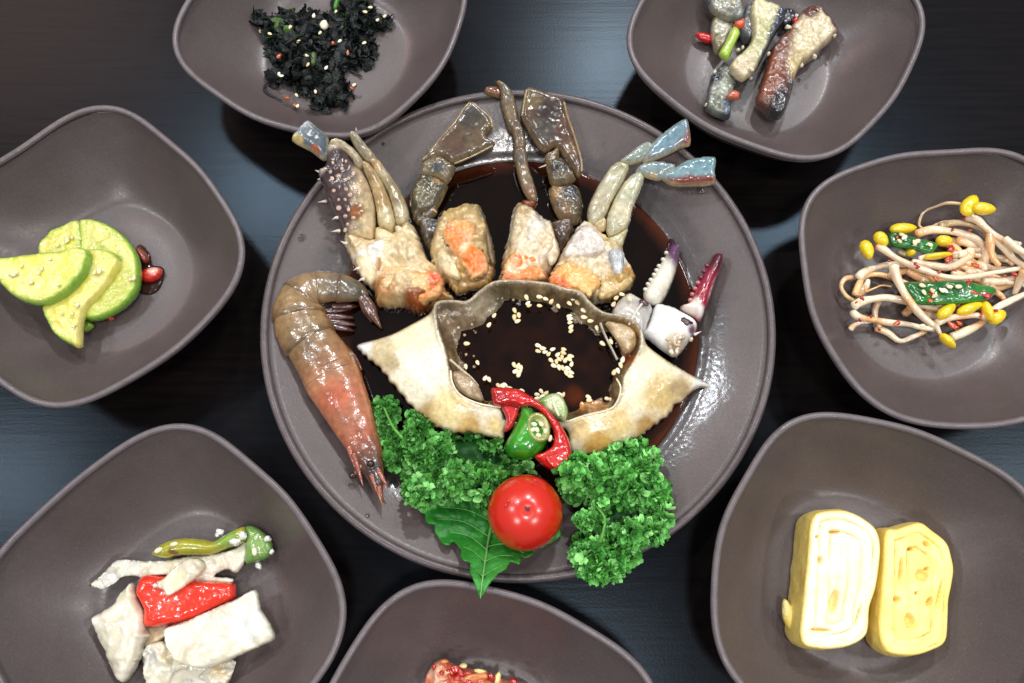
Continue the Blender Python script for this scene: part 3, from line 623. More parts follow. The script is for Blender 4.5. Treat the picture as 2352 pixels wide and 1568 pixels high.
leg(qb, ZB([(60, 885), (130, 850), (195, 800), (205, 860), (150, 905), (90, 930)]), zB1, spots((78, 68, 56), second=(110, 96, 76)), .005, namp=.0014, nscale=420)
leg(qb, ZB([(98, 892), (170, 885), (245, 902), (250, 960), (190, 1020), (165, 1100), (110, 1000)]), zB1, spots((66, 60, 56), second=(104, 94, 80), seed=55), .006, namp=.0016, nscale=420)
tube('spine', [(*ZB([(180, 830)])[0], .022, 4), (*ZB([(205, 850)])[0], .022, .6)], M['leg'], qb, (190, 150, 110), seg=6, sub=1)
pillow('body', ZB([(230, 880), (350, 820), (450, 812), (485, 850), (525, 960), (548, 1060), (558, 1180), (532, 1292), (425, 1325), (330, 1352), (250, 1270), (195, 1210), (158, 1090), (185, 1000)]), .0165, M['flesh'], spots((196, 166, 112), [(*ZB([(450, 850)])[0], 34, (172, 150, 104)), (*ZB([(530, 1040)])[0], 30, (130, 104, 66)), (*ZB([(520, 1250)])[0], 30, (170, 130, 76)), (*ZB([(230, 1130)])[0], 40, (206, 184, 136)), (*ZB([(340, 1270)])[0], 44, (190, 152, 90)), (*ZB([(290, 1180)])[0], 24, (222, 206, 168))], seed=57, second=(206, 180, 128), stain_shade=(150, 98, 46), stain_shade_at=.06, stain_shade_w=.45), H=.0130, Hb=.009, w=34, namp=.0052, nscale=105, ridge=.0050, parent=qb, res=3.6, jag=1.6, tone=.92)
pillow('roe', ZB([(255, 925), (340, 888), (432, 918), (446, 990), (425, 1032), (492, 1090), (518, 1150), (508, 1222), (422, 1258), (345, 1155), (262, 1062), (238, 990)]), .0285, M['roe'], spots((222, 128, 58), [(*ZB([(350, 950)])[0], 30, (232, 160, 96)), (*ZB([(380, 1080)])[0], 18, (226, 186, 136)), (*ZB([(450, 1130)])[0], 40, (234, 116, 24)), (*ZB([(420, 1020)])[0], 16, (214, 170, 120)), (*ZB([(300, 1010)])[0], 26, (238, 130, 44))], seed=58), H=.0034, Hb=.004, w=20, namp=.0022, nscale=330, jag=2.2, edge_col=(216, 178, 124), edge_w=8, parent=qb, res=4)

# quarter with a thin leg and a paddle leg behind it
qc = thing('crab_quarter', 'crab quarter with a thin straight leg and a paddle leg behind', 'crab piece', tuple(at(1215, 570, 0.01)), 'raw crab quarters fanned out above the shell')
qb_c.append(qc)
zT = zl(ZB, (770, 790), .0155, (600, 80), .034)
leg(qc, ZB([(672, 472), (748, 465), (762, 560), (792, 650), (817, 740), (812, 792), (770, 785), (720, 702), (690, 600)]), zT, spots((122, 98, 76), [(*ZB([(710, 520)])[0], 24, (108, 96, 82)), (*ZB([(780, 740)])[0], 24, (140, 106, 80))], second=(146, 124, 96), seed=61), .0042)
leg(qc, ZB([(642, 300), (702, 290), (737, 350), (744, 466), (680, 470), (670, 390)]), zT, spots((112, 92, 74), second=(138, 116, 90), seed=62), .0038)
leg(qc, ZB([(592, 110), (575, 70), (553, 38), (640, 80), (682, 160), (704, 280), (694, 335), (650, 362), (620, 280), (592, 180)]), zT, spots((108, 92, 74), [(*ZB([(630, 110)])[0], 24, (126, 116, 100))], second=(140, 120, 92), seed=63), .0042)
leg(qc, ZB([(495, 88), (540, 84), (598, 96), (592, 150), (545, 140), (500, 124)]), .0315, spots((136, 62, 30), second=(110, 60, 40)), .003, name='meat_shred')
leg(qc, ZB([(720, 780), (770, 775), (815, 785), (800, 830), (750, 835), (715, 810)]), .0135, spots((120, 52, 24), second=(80, 40, 24)), .004, name='meat_shred', mt='flesh')
zP = zl(ZB, (980, 950), .015, (850, 150), .035)
pdc = leg(qc, ZB([(748, 88), (830, 103), (900, 130), (982, 162), (985, 205), (1030, 350), (1085, 520), (1094, 600), (1062, 640), (1010, 560), (930, 455), (860, 485), (800, 425), (750, 332), (718, 262), (732, 160)]), zP, spots((100, 76, 60), [(*ZB([(880, 250)])[0], 40, (66, 50, 44)), (*ZB([(850, 370)])[0], 34, (92, 84, 76)), (*ZB([(770, 170)])[0], 36, (134, 112, 72)), (*ZB([(980, 360)])[0], 40, (110, 76, 60)), (*ZB([(1030, 480)])[0], 30, (140, 104, 72)), (*ZB([(900, 120)])[0], 22, (140, 118, 76))], second=(118, 92, 70), seed=65, var=.25), .0042, name='paddle', w=18, namp=.0006, nscale=320, tone=.55)
tube('paddle_edge', [(*p, float(zP(*p)) + .0018, 3) for p in ZB([(980, 175), (1000, 260), (1035, 360), (1082, 520), (1088, 600)])], M['leg'], pdc, (146, 122, 92), seg=7)
tube('paddle_edge', [(*p, float(zP(*p)) + .0018, 3) for p in ZB([(752, 98), (738, 165), (724, 258)])], M['leg'], pdc, (150, 130, 88), seg=7)
leg(qc, ZB([(862, 505), (900, 480), (945, 455), (950, 520), (920, 580), (870, 560)]), zP, spots((150, 112, 74), second=(120, 92, 64)), .0045, namp=.0012)
leg(qc, ZB([(875, 560), (960, 520), (1030, 600), (1048, 660), (955, 695), (900, 685), (880, 620)]), zP, spots((92, 80, 64), [(*ZB([(960, 590)])[0], 26, (66, 58, 50))], second=(130, 112, 86), seed=66, var=.25), .006, namp=.0016, nscale=400)
leg(qc, ZB([(888, 700), (960, 690), (1050, 685), (1088, 760), (1093, 850), (1062, 925), (960, 905), (902, 800)]), zP, spots((78, 70, 60), [(*ZB([(920, 750)])[0], 24, (160, 124, 80)), (*ZB([(1010, 740)])[0], 26, (52, 56, 62)), (*ZB([(1000, 870)])[0], 26, (130, 100, 64))], second=(112, 96, 72), seed=67, var=.3), .0064, namp=.0018, nscale=400)
leg(qc, ZB([(895, 920), (960, 895), (1035, 898), (1025, 980), (965, 1095), (930, 1065), (905, 985)]), zP, spots((74, 50, 42), [(*ZB([(960, 930)])[0], 24, (96, 72, 62))], second=(56, 40, 36), seed=68), .006, namp=.0014, nscale=420)
tube('spine', [(*ZB([(870, 560)])[0], .026, 3), (*ZB([(825, 575)])[0], .027, .6)], M['leg'], qc, (196, 186, 168), seg=6, sub=1)
pillow('body', ZB([(682, 818), (740, 825), (792, 842), (870, 902), (905, 920), (922, 1000), (958, 1100), (915, 1180), (892, 1230), (885, 1302), (720, 1305), (585, 1295), (602, 1150), (640, 1000), (660, 880)]), .0165, M['flesh'], spots((216, 190, 150), [(*ZB([(820, 960)])[0], 44, (224, 212, 196)), (*ZB([(720, 900)])[0], 34, (206, 184, 142)), (*ZB([(670, 1000)])[0], 26, (218, 204, 176)), (*ZB([(860, 1180)])[0], 30, (216, 196, 168)), (*ZB([(900, 1280)])[0], 30, (170, 84, 40)), (*ZB([(620, 1230)])[0], 30, (206, 130, 70)), (*ZB([(920, 960)])[0], 20, (176, 150, 100))], seed=71, second=(226, 204, 170), stain_shade=(150, 98, 46), stain_shade_at=.06, stain_shade_w=.45), H=.0130, Hb=.009, w=34, namp=.0052, nscale=105, ridge=.0050, parent=qc, res=3.6, jag=1.6, tone=.92)
pillow('roe', ZB([(655, 1092), (740, 1085), (805, 1120), (850, 1185), (862, 1250), (750, 1292), (600, 1285), (612, 1180)]), .0275, M['roe'], spots((224, 136, 66), [(*ZB([(660, 1200)])[0], 30, (236, 190, 150)), (*ZB([(760, 1180)])[0], 40, (232, 124, 36)), (*ZB([(640, 1270)])[0], 26, (216, 110, 50))], seed=72), H=.0032, Hb=.004, w=22, namp=.0022, nscale=330, jag=2.2, edge_col=(216, 178, 124), edge_w=8, parent=qc, res=4)

# quarter with two blue-tipped legs
qd = thing('crab_quarter', 'crab quarter with two grey legs ending in blue and red tips', 'crab piece', tuple(at(1350, 600, 0.01)), 'raw crab quarters fanned out above the shell')
zD1 = zl(ZC, (270, 680), .021, (830, 130), .038); zD2 = zl(ZC, (400, 760), .022, (990, 370), .037)
pale = (186, 180, 150)
leg(qd, ZC([(232, 690), (224, 620), (250, 540), (310, 430), (388, 328), (477, 340), (470, 392), (430, 472), (372, 570), (335, 655), (262, 712)]), zD1, spots(pale, [(*ZC([(290, 580)])[0], 40, (176, 164, 136)), (*ZC([(430, 350)])[0], 26, (160, 156, 122))], second=(166, 164, 142), seed=81), .0058)
leg(qd, ZC([(418, 322), (488, 258), (570, 200), (622, 208), (615, 262), (562, 312), (470, 338)]), zD1, spots((130, 142, 132), second=(110, 128, 128), seed=82), .0042)
leg(qd, ZC([(558, 312), (590, 250), (622, 200), (700, 130), (822, 52), (850, 110), (855, 212), (800, 232), (700, 282), (590, 322)]), zD1, spots((96, 120, 130), [(*ZC([(760, 260)])[0], 30, (110, 52, 40), 4.5, -0.45), (*ZC([(840, 180)])[0], 16, (130, 60, 50), 2.0, 1.4), (*ZC([(700, 200)])[0], 40, (108, 136, 148), 2.0, -.7)], warp=5, second=(114, 134, 142), seed=83), .0044, name='leg_tip', w=16)
leg(qd, ZC([(340, 742), (340, 660), (380, 560), (440, 450), (520, 383), (574, 408), (545, 500), (505, 600), (472, 722), (372, 778)]), zD2, spots((190, 186, 152), [(*ZC([(430, 640)])[0], 44, (200, 190, 160)), (*ZC([(510, 420)])[0], 30, (170, 172, 150))], second=(170, 172, 146), seed=84), .006)
leg(qd, ZC([(348, 790), (410, 760), (472, 725), (455, 790), (435, 838), (380, 832)]), zD2, spots((196, 190, 154), second=(172, 160, 116)), .005)
leg(qd, ZC([(255, 705), (330, 655), (342, 700), (330, 740), (290, 740)]), zD1, spots((190, 172, 128), second=(170, 140, 90)), .0045)
leg(qd, ZC([(518, 380), (560, 330), (680, 318), (772, 350), (700, 402), (660, 432), (580, 412)]), zD2, spots((126, 144, 144), [(*ZC([(600, 415)])[0], 16, (190, 160, 110))], second=(108, 130, 138), seed=85), .0045)
leg(qd, ZC([(668, 402), (760, 350), (850, 302), (1002, 290), (1004, 370), (1000, 452), (860, 467), (740, 462), (690, 432)]), zD2, spots((98, 126, 134), [(*ZC([(850, 448)])[0], 15, (118, 44, 34), 9, -0.05), (*ZC([(900, 340)])[0], 30, (104, 138, 146), 2.4, 0)], warp=4, second=(116, 140, 146), seed=86), .0046, name='leg_tip', w=16)
pillow('body', ZC([(180, 703), (250, 702), (330, 770), (430, 832), (462, 912), (500, 980), (518, 1042), (455, 1115), (380, 1165), (300, 1185), (240, 1180), (225, 1150), (100, 1112), (0, 1092), (-8, 1020), (45, 920), (100, 820)]), .0165, M['flesh'], spots((218, 196, 158), [(*ZC([(210, 830)])[0], 60, (228, 216, 204)), (*ZC([(400, 930)])[0], 34, (206, 212, 216)), (*ZC([(480, 1020)])[0], 34, (190, 146, 88)), (*ZC([(380, 1110)])[0], 46, (186, 148, 72)), (*ZC([(350, 830)])[0], 34, (206, 186, 140)), (*ZC([(440, 870)])[0], 22, (190, 160, 140))], seed=88, second=(226, 206, 170), stain_shade=(150, 98, 46), stain_shade_at=.06, stain_shade_w=.45), H=.0130, Hb=.009, w=36, namp=.0052, nscale=105, ridge=.0050, parent=qd, res=3.6, jag=1.6, tone=.92)
pillow('roe', ZC([(-5, 1015), (50, 950), (110, 925), (210, 955), (290, 1010), (310, 1070), (265, 1110), (245, 1150), (232, 1148), (180, 1125), (100, 1112), (0, 1085)]), .0270, M['roe'], spots((232, 164, 84), [(*ZC([(100, 1075)])[0], 28, (230, 96, 28)), (*ZC([(20, 1040)])[0], 22, (230, 104, 30)), (*ZC([(170, 1020)])[0], 40, (236, 178, 104)), (*ZC([(240, 1110)])[0], 26, (222, 180, 96))], seed=89), H=.0034, Hb=.004, w=22, namp=.0022, nscale=330, jag=2.2, edge_col=(216, 178, 124), edge_w=8, parent=qd, res=4)

for q_, Z_, L_ in ((qb, ZB, [([(450, 815), (485, 850), (525, 960), (548, 1060), (556, 1170), (520, 1150), (500, 1060), (470, 960), (440, 880)], (112, 92, 60), .0235), ([(200, 1100), (260, 1080), (330, 1170), (350, 1260), (290, 1250), (220, 1190)], (212, 192, 148), .0268), ([(330, 1260), (420, 1270), (500, 1240), (520, 1290), (420, 1320), (340, 1345)], (180, 140, 80), .0215)]),
                   (qc, ZB, [([(690, 830), (745, 840), (740, 960), (720, 1060), (650, 1080), (655, 960)], (204, 184, 142), .0262), ([(760, 850), (830, 890), (850, 980), (800, 1060), (740, 1060), (750, 950)], (224, 210, 190), .0275), ([(870, 905), (905, 930), (930, 1020), (950, 1100), (900, 1180), (860, 1100), (865, 1000)], (218, 198, 166), .0255)]),
                   (qd, ZC, [([(180, 712), (245, 712), (320, 780), (330, 860), (230, 900), (80, 900), (110, 820)], (228, 216, 204), .0268), ([(360, 860), (430, 850), (450, 920), (430, 1020), (390, 1000), (370, 930)], (202, 206, 208), .0270), ([(320, 1040), (420, 1020), (500, 1020), (490, 1070), (400, 1130), (300, 1160), (290, 1100)], (202, 172, 116), .0250)])):
    for o_, c_, z_ in L_:
        pillow('plate_edge', Z_(o_), z_, M['shell'], spots(c_, second=tuple(int(v * .86) for v in c_), seed=int(z_ * 1e5), var=.2), H=.0030, Hb=.004, w=14, smooth=2, namp=.0016, nscale=260, res=3.6, seed=int(z_ * 1e5), parent=q_)

# ---- two loose claws
c1 = thing('crab_claw', 'grey crab claw with a white purple-tipped finger, lying in the sauce', 'crab claw', tuple(at(1440, 720, 0.012)))
zK1 = zl(ZC, (480, 1260), .0265, (740, 830), .0165)
leg(c1, ZC([(365, 1300), (385, 1205), (430, 1150), (480, 1118), (545, 1150), (622, 1200), (602, 1285), (560, 1375), (500, 1330), (430, 1300)]), zK1, spots((188, 182, 172), [(*ZC([(520, 1130)])[0], 26, (226, 220, 206))], second=(172, 168, 164), seed=91), .0062, name='palm', mt='claw')
tube('ridge', [(*p, .0325, 3) for p in ZC([(560, 1180), (530, 1220), (500, 1270), (480, 1310)])], M['claw'], c1, (206, 200, 184), seg=7)
fin1 = leg(c1, ZC([(568, 1112), (590, 1070), (610, 1040), (640, 985), (655, 960), (690, 905), (712, 862), (722, 800), (735, 782), (788, 835), (790, 860), (782, 940), (742, 1060), (685, 1170), (625, 1192), (575, 1160)]), zK1, spots((222, 218, 202), [(*ZC([(750, 880)])[0], 34, (96, 60, 92), 1.8, 1.3), (*ZC([(735, 800)])[0], 24, (50, 26, 40)), (*ZC([(660, 1130)])[0], 24, (206, 200, 180))], warp=5, seed=92), .0062, name='finger', mt='claw')
for (x, y) in ZC([(572, 1095), (588, 1062), (606, 1036), (625, 1005), (640, 978), (655, 952), (680, 912), (700, 872)]):
    blob('tooth', x + 3, y, float(zK1(x, y)) + .002, 6, 4.5, .0018, .5, M['claw'], (226, 222, 208), fin1)
blob('joint_patch', *ZC([(572, 1176)])[0], .0318, 11, 7, .0006, 0.5, M['flesh'], (70, 30, 44), c1, crumb=.3, seed=3)
c2 = thing('crab_claw', 'white crab claw with dark red finger pointing away from the shell', 'crab claw', tuple(at(1540, 760, 0.012)))
zK2 = zl(ZC, (680, 1380), .0225, (1020, 900), .0255)
palm2 = leg(c2, ZC([(545, 1378), (575, 1330), (605, 1275), (642, 1188), (735, 1200), (795, 1230), (882, 1282), (895, 1335), (852, 1405), (770, 1508), (690, 1475), (600, 1405)]), zK2, spots((232, 230, 226), [(*ZC([(760, 1450)])[0], 40, (196, 180, 156)), (*ZC([(850, 1350)])[0], 16, (110, 70, 90))], warp=6, seed=93), .0072, name='palm', mt='claw', w=40)
fin2 = leg(c2, ZC([(845, 1175), (868, 1110), (890, 1070), (920, 1015), (950, 960), (990, 888), (1018, 878), (1052, 890), (1046, 965), (1003, 1050), (965, 1172), (910, 1295), (870, 1262), (800, 1222), (795, 1195)]), zK2, spots((150, 26, 52), [(*ZC([(850, 1215)])[0], 28, (232, 220, 206)), (*ZC([(910, 1250)])[0], 18, (226, 214, 210)), (*ZC([(1010, 940)])[0], 40, (84, 24, 40)), (*ZC([(930, 1040)])[0], 24, (140, 40, 66)), (*ZC([(985, 1110)])[0], 9, (226, 190, 190), 4, 1.9)], warp=5, seed=94), .0066, name='finger', mt='claw')
for i, (x, y) in enumerate(ZC([(850, 1160), (862, 1125), (878, 1090), (896, 1055), (912, 1022), (932, 985), (950, 950)])):
    blob('tooth', x + 2, y, float(zK2(x, y)) + .002, 6.5, 5, .0018, .5, M['claw'], (196, 120, 124) if i < 4 else (120, 40, 60), fin2)
blob('joint_patch', *ZC([(830, 1290)])[0], .0300, 13, 8, .0007, .4, M['flesh'], (66, 24, 40), c2, crumb=.3, seed=5)
rr = random.Random(8)
for k in range(26):
    x, y = ZC([(rr.uniform(660, 860), rr.uniform(1375, 1490))])[0]
    if inside(np.array(ZC([(660, 1420), (760, 1380), (860, 1350), (870, 1390), (775, 1490), (700, 1465)])), np.array([[x, y]]))[0]:
        blob('tubercle', x, y, .0298, 6, 4.5, .0014, rr.uniform(0, 3), M['claw'], rr.choice([(226, 216, 196), (206, 186, 160), (190, 164, 140)]), palm2)
tube('spine', [(*ZC([(880, 1370)])[0], .029, 4), (*ZC([(922, 1350)])[0], .029, .6)], M['claw'], c2, (220, 206, 206), seg=6, sub=1)

# ================================================================== the shrimp
shr = thing('shrimp', 'whole raw marinated shrimp curled on the plate beside the crab', 'shrimp', tuple(at(760, 800, 0.012)))
S_ = ZS['A']
spine_pts = [(665, 250, 40), (610, 215, 70), (520, 192, 92), (410, 185, 104), (320, 205, 122), (262, 285, 158), (268, 400, 172), (330, 520, 172), (410, 640, 172), (470, 760, 168), (530, 880, 150), (585, 1000, 130), (635, 1110, 108), (680, 1210, 92), (712, 1300, 66), (738, 1400, 36), (765, 1510, 4)]
SP = np.array([(*ZD([(a, b)])[0], r * S_) for a, b, r in spine_pts])
def shr_z(i): return np.interp(i, [0, 4, 9, 12, 16], [.020, .024, .0245, .0265, .0285])
dense = catmull(np.c_[SP, [shr_z(i) for i in range(len(SP))]], 10)
scol = [(86, 80, 66), (92, 86, 72), (108, 98, 80), (124, 108, 84), (138, 112, 80), (140, 114, 78), (140, 112, 76), (128, 106, 74), (140, 102, 70), (168, 116, 82), (176, 104, 74), (168, 106, 78), (168, 96, 70), (104, 66, 52), (46, 38, 36), (64, 50, 42), (130, 92, 62)]
cuts = [0, 22, 34, 45, 57, 70, 88]           # abdominal rings (index in the dense line)
u_all = np.linspace(0, 1, len(dense))
scl = np.stack([np.interp(u_all, np.linspace(0, 1, len(scol)), lin(np.array(scol))[:, q]) for q in range(3)], 1)
def shrimp_part(name, i0, i1, flare0, flare1, taper=None):
    i0 = max(i0, 0); seg = dense[i0:i1 + 1]
    P = atv(seg[:, 0], seg[:, 1], seg[:, 3]); R = seg[:, 2] * MPP
    u = np.linspace(0, 1, len(seg)); R = R * 0.95 * (flare0 + (flare1 - flare0) * u + 0.02 * np.sin(u * math.pi))
    V, F, _ = tube_geo(P, R, 28, 0.74, 1)
    n = len(seg) * 28
    C = np.vstack([np.repeat(scl[i0:i1 + 1], 28, 0), scl[i0:i0 + 1], scl[i1:i1 + 1]])
    nn = fbm(V * 220, 5, 3); V[:, 2] += 0.0011 * nn
    C = C * (1 + 0.5 * fbm(V * 110, 9, 3))[:, None]
    # warm back stripe, darker flank
    off = (np.tile(np.cos(np.linspace(0, 2 * np.pi, 28, endpoint=False)), len(seg)))
    off = np.r_[off, 0, 0]
    w = np.clip(np.abs(off) * 1.6 - 0.9, 0, 1)[:, None]
    C = C * (1 - 0.35 * w) + lin((176, 112, 60)) * 0.35 * w
    if name == 'abdomen_ring':
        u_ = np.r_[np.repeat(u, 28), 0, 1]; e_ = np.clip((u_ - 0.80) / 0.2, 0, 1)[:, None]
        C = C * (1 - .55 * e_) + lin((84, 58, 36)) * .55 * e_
    if name == 'carapace':
        X = np.array([ZD([(480, 850)])[0]]); c3 = at(*X[0], 0.03)
        d = np.hypot(V[:, 0] - c3[0], V[:, 1] - c3[1]); w = np.clip(1.6 - d / .0065, 0, 1)[:, None] * 0.32
        C = C * (1 - w) + lin((186, 66, 40)) * w
    return obj(name, V, F, M['shrimp'], shr, np.clip(C, 0, 1))
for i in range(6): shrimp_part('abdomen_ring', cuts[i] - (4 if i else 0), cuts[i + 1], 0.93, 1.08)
shrimp_part('carapace', 84, 142, 1.08, 1.0)
shrimp_part('rostrum', 138, 160, 0.98, 1.0)
for (x, y, dx, dy) in [(590, 1200, 60, 200), (560, 1160, 55, 160), (740, 1300, 60, 110), (745, 1400, 20, 100), (700, 1330, 55, 150)]:
    tube('antenna_scale', [(*ZD([(x, y)])[0], .031, 6), (*ZD([(x + dx * .5, y + dy * .5)])[0], .030, 5), (*ZD([(x + dx, y + dy)])[0], .029, 1)], M['shrimp'], shr, (150, 78, 60), seg=7, flat=.5)
tube('antenna', [(*ZD([(735, 1420)])[0], .030, 3), (*ZD([(755, 1480)])[0], .030, 2), (*ZD([(772, 1525)])[0], .030, 1)], M['shrimp'], shr, (170, 120, 80), seg=6)
for (x, y) in [(695, 1262), (585, 1335)]: blob('eye', *ZD([(x, y)])[0], .0325 if x > 600 else .028, 9, 8, .0018, 0, M['puddle'], (18, 14, 14), shr)
tube('eye_stalk', [(*ZD([(640, 1270)])[0], .029, 6), (*ZD([(600, 1325)])[0], .028, 6)], M['shrimp'], shr, (120, 70, 56), seg=8)
for i, (x, y, dx, dy) in enumerate([(440, 330, 150, -20), (440, 360, 150, 10), (450, 390, 150, 25), (470, 420, 120, 30), (500, 300, 120, 0)]):
    tube('swimmeret', [(*ZD([(x - 40, y)])[0], .020, 9), (*ZD([(x + dx * .5, y + dy * .5)])[0], .018, 8), (*ZD([(x + dx, y + dy)])[0], .0155, 2)], M['shrimp'], shr, (74, 40, 36), seg=8, flat=.5)
for (x, y, ex, ey) in [(640, 240, 760, 435), (660, 260, 740, 380), (650, 250, 700, 400)]:
    tube('tail_fin', [(*ZD([(x, y)])[0], .022, 13), (*ZD([((x + ex) / 2, (y + ey) / 2)])[0], .0195, 13), (*ZD([(ex, ey)])[0], .0155, 2)], M['shrimp'], shr, (92, 60, 48), seg=9, flat=.35)
for (x, y, ex, ey) in [(520, 530, 640, 690), (560, 600, 650, 780), (600, 680, 665, 880), (640, 780, 680, 960), (655, 850, 676, 965)]:
    tube('walking_leg', [(*ZD([(x, y)])[0], .019, 7), (*ZD([((x + ex) / 2 + 14, (y + ey) / 2)])[0], .018, 6), (*ZD([(ex, ey)])[0], .017, 3)], M['shrimp'], shr, (120, 66, 50), seg=7)
# ================================================================== garnish on the plate
# ---- green leaf under the tomato
def rim_z(x, y):
    P = atv(x, y, 0.02); r = np.hypot(P[..., 0] - PLC[0], P[..., 1] - PLC[1])
    return np.maximum(plate_z(r), 0.0136)
leaf = thing('perilla_leaf', 'flat serrated green leaf under the tomato, its tip past the plate edge', 'leaf', tuple(at(1130, 1230, 0.025)))
leaf_out = ZF([(890, 1442), (862, 1375), (835, 1300), (815, 1252), (818, 1196), (778, 1186), (752, 1150), (757, 1108), (705, 1052), (688, 1078), (640, 1072), (602, 1028), (578, 990), (578, 945), (535, 938), (512, 900), (515, 872), (478, 852), (520, 800), (640, 760), (800, 760), (950, 800), (1100, 850), (1250, 850), (1380, 900), (1440, 1000), (1385, 1050), (1350, 1072), (1310, 1095), (1265, 1100), (1240, 1145), (1190, 1165), (1165, 1150), (1155, 1210), (1095, 1188), (1065, 1240), (1010, 1270), (990, 1300), (945, 1350)])
def leaf_z(x, y):
    return rim_z(x, y) + 0.0035 + 0.0210 * np.clip((y - 1235) / 95, 0, 1)
mid_ = ZF([(890, 1436), (905, 1300), (930, 1130), (955, 980), (985, 850)])
veins = [ZF([(905, 1290), (850, 1230), (822, 1215)]), ZF([(905, 1290), (980, 1240), (1040, 1215)]), ZF([(920, 1190), (830, 1110), (770, 1090)]), ZF([(920, 1190), (1010, 1150), (1110, 1150)]),
         ZF([(932, 1110), (820, 1020), (690, 990)]), ZF([(935, 1090), (1050, 1070), (1180, 1130)]), ZF([(948, 1020), (780, 920), (600, 900)]), ZF([(955, 990), (1120, 990), (1290, 1080)]), ZF([(970, 920), (800, 840), (620, 820)])]
def leaf_h(x, y, d):
    h = 0 * x; X = np.stack([x, y], 1)
    for L in [mid_] + veins:
        L = np.array(catmull(np.array(L), 5)); dd = np.min(np.hypot(X[:, None, 0] - L[None, :, 0], X[:, None, 1] - L[None, :, 1]), 1)
        h = h - 0.0011 * np.exp(-(dd / 7.0) ** 2)
    return h + 0.0008 * fbm(np.c_[X, 0 * x] * 0.06, 3, 2)
pillow('blade', leaf_out, leaf_z, M['leaf'], spots((44, 124, 40), [(*ZF([(930, 1250)])[0], 60, (64, 148, 62)), (*ZF([(700, 920)])[0], 90, (34, 112, 34))], second=(54, 136, 48), seed=101), H=.0004, w=8, thick=.0007, hfun=leaf_h, res=4, smooth=2, parent=leaf)
mrb = tube('midrib', [(x, y, float(leaf_z(np.array(x), np.array(y))) - .0001, r) for (x, y), r in zip(mid_, (1.2, 1.8, 2.4, 2.8, 3))], M['leaf'], leaf, (120, 176, 100), seg=6)
for L in veins: tube('vein', [(x, y, float(leaf_z(np.array(x), np.array(y))) - .0001, r) for (x, y), r in zip(L, (1.6, 1.4, 0.8))], M['leaf'], mrb, (92, 160, 80), seg=5)

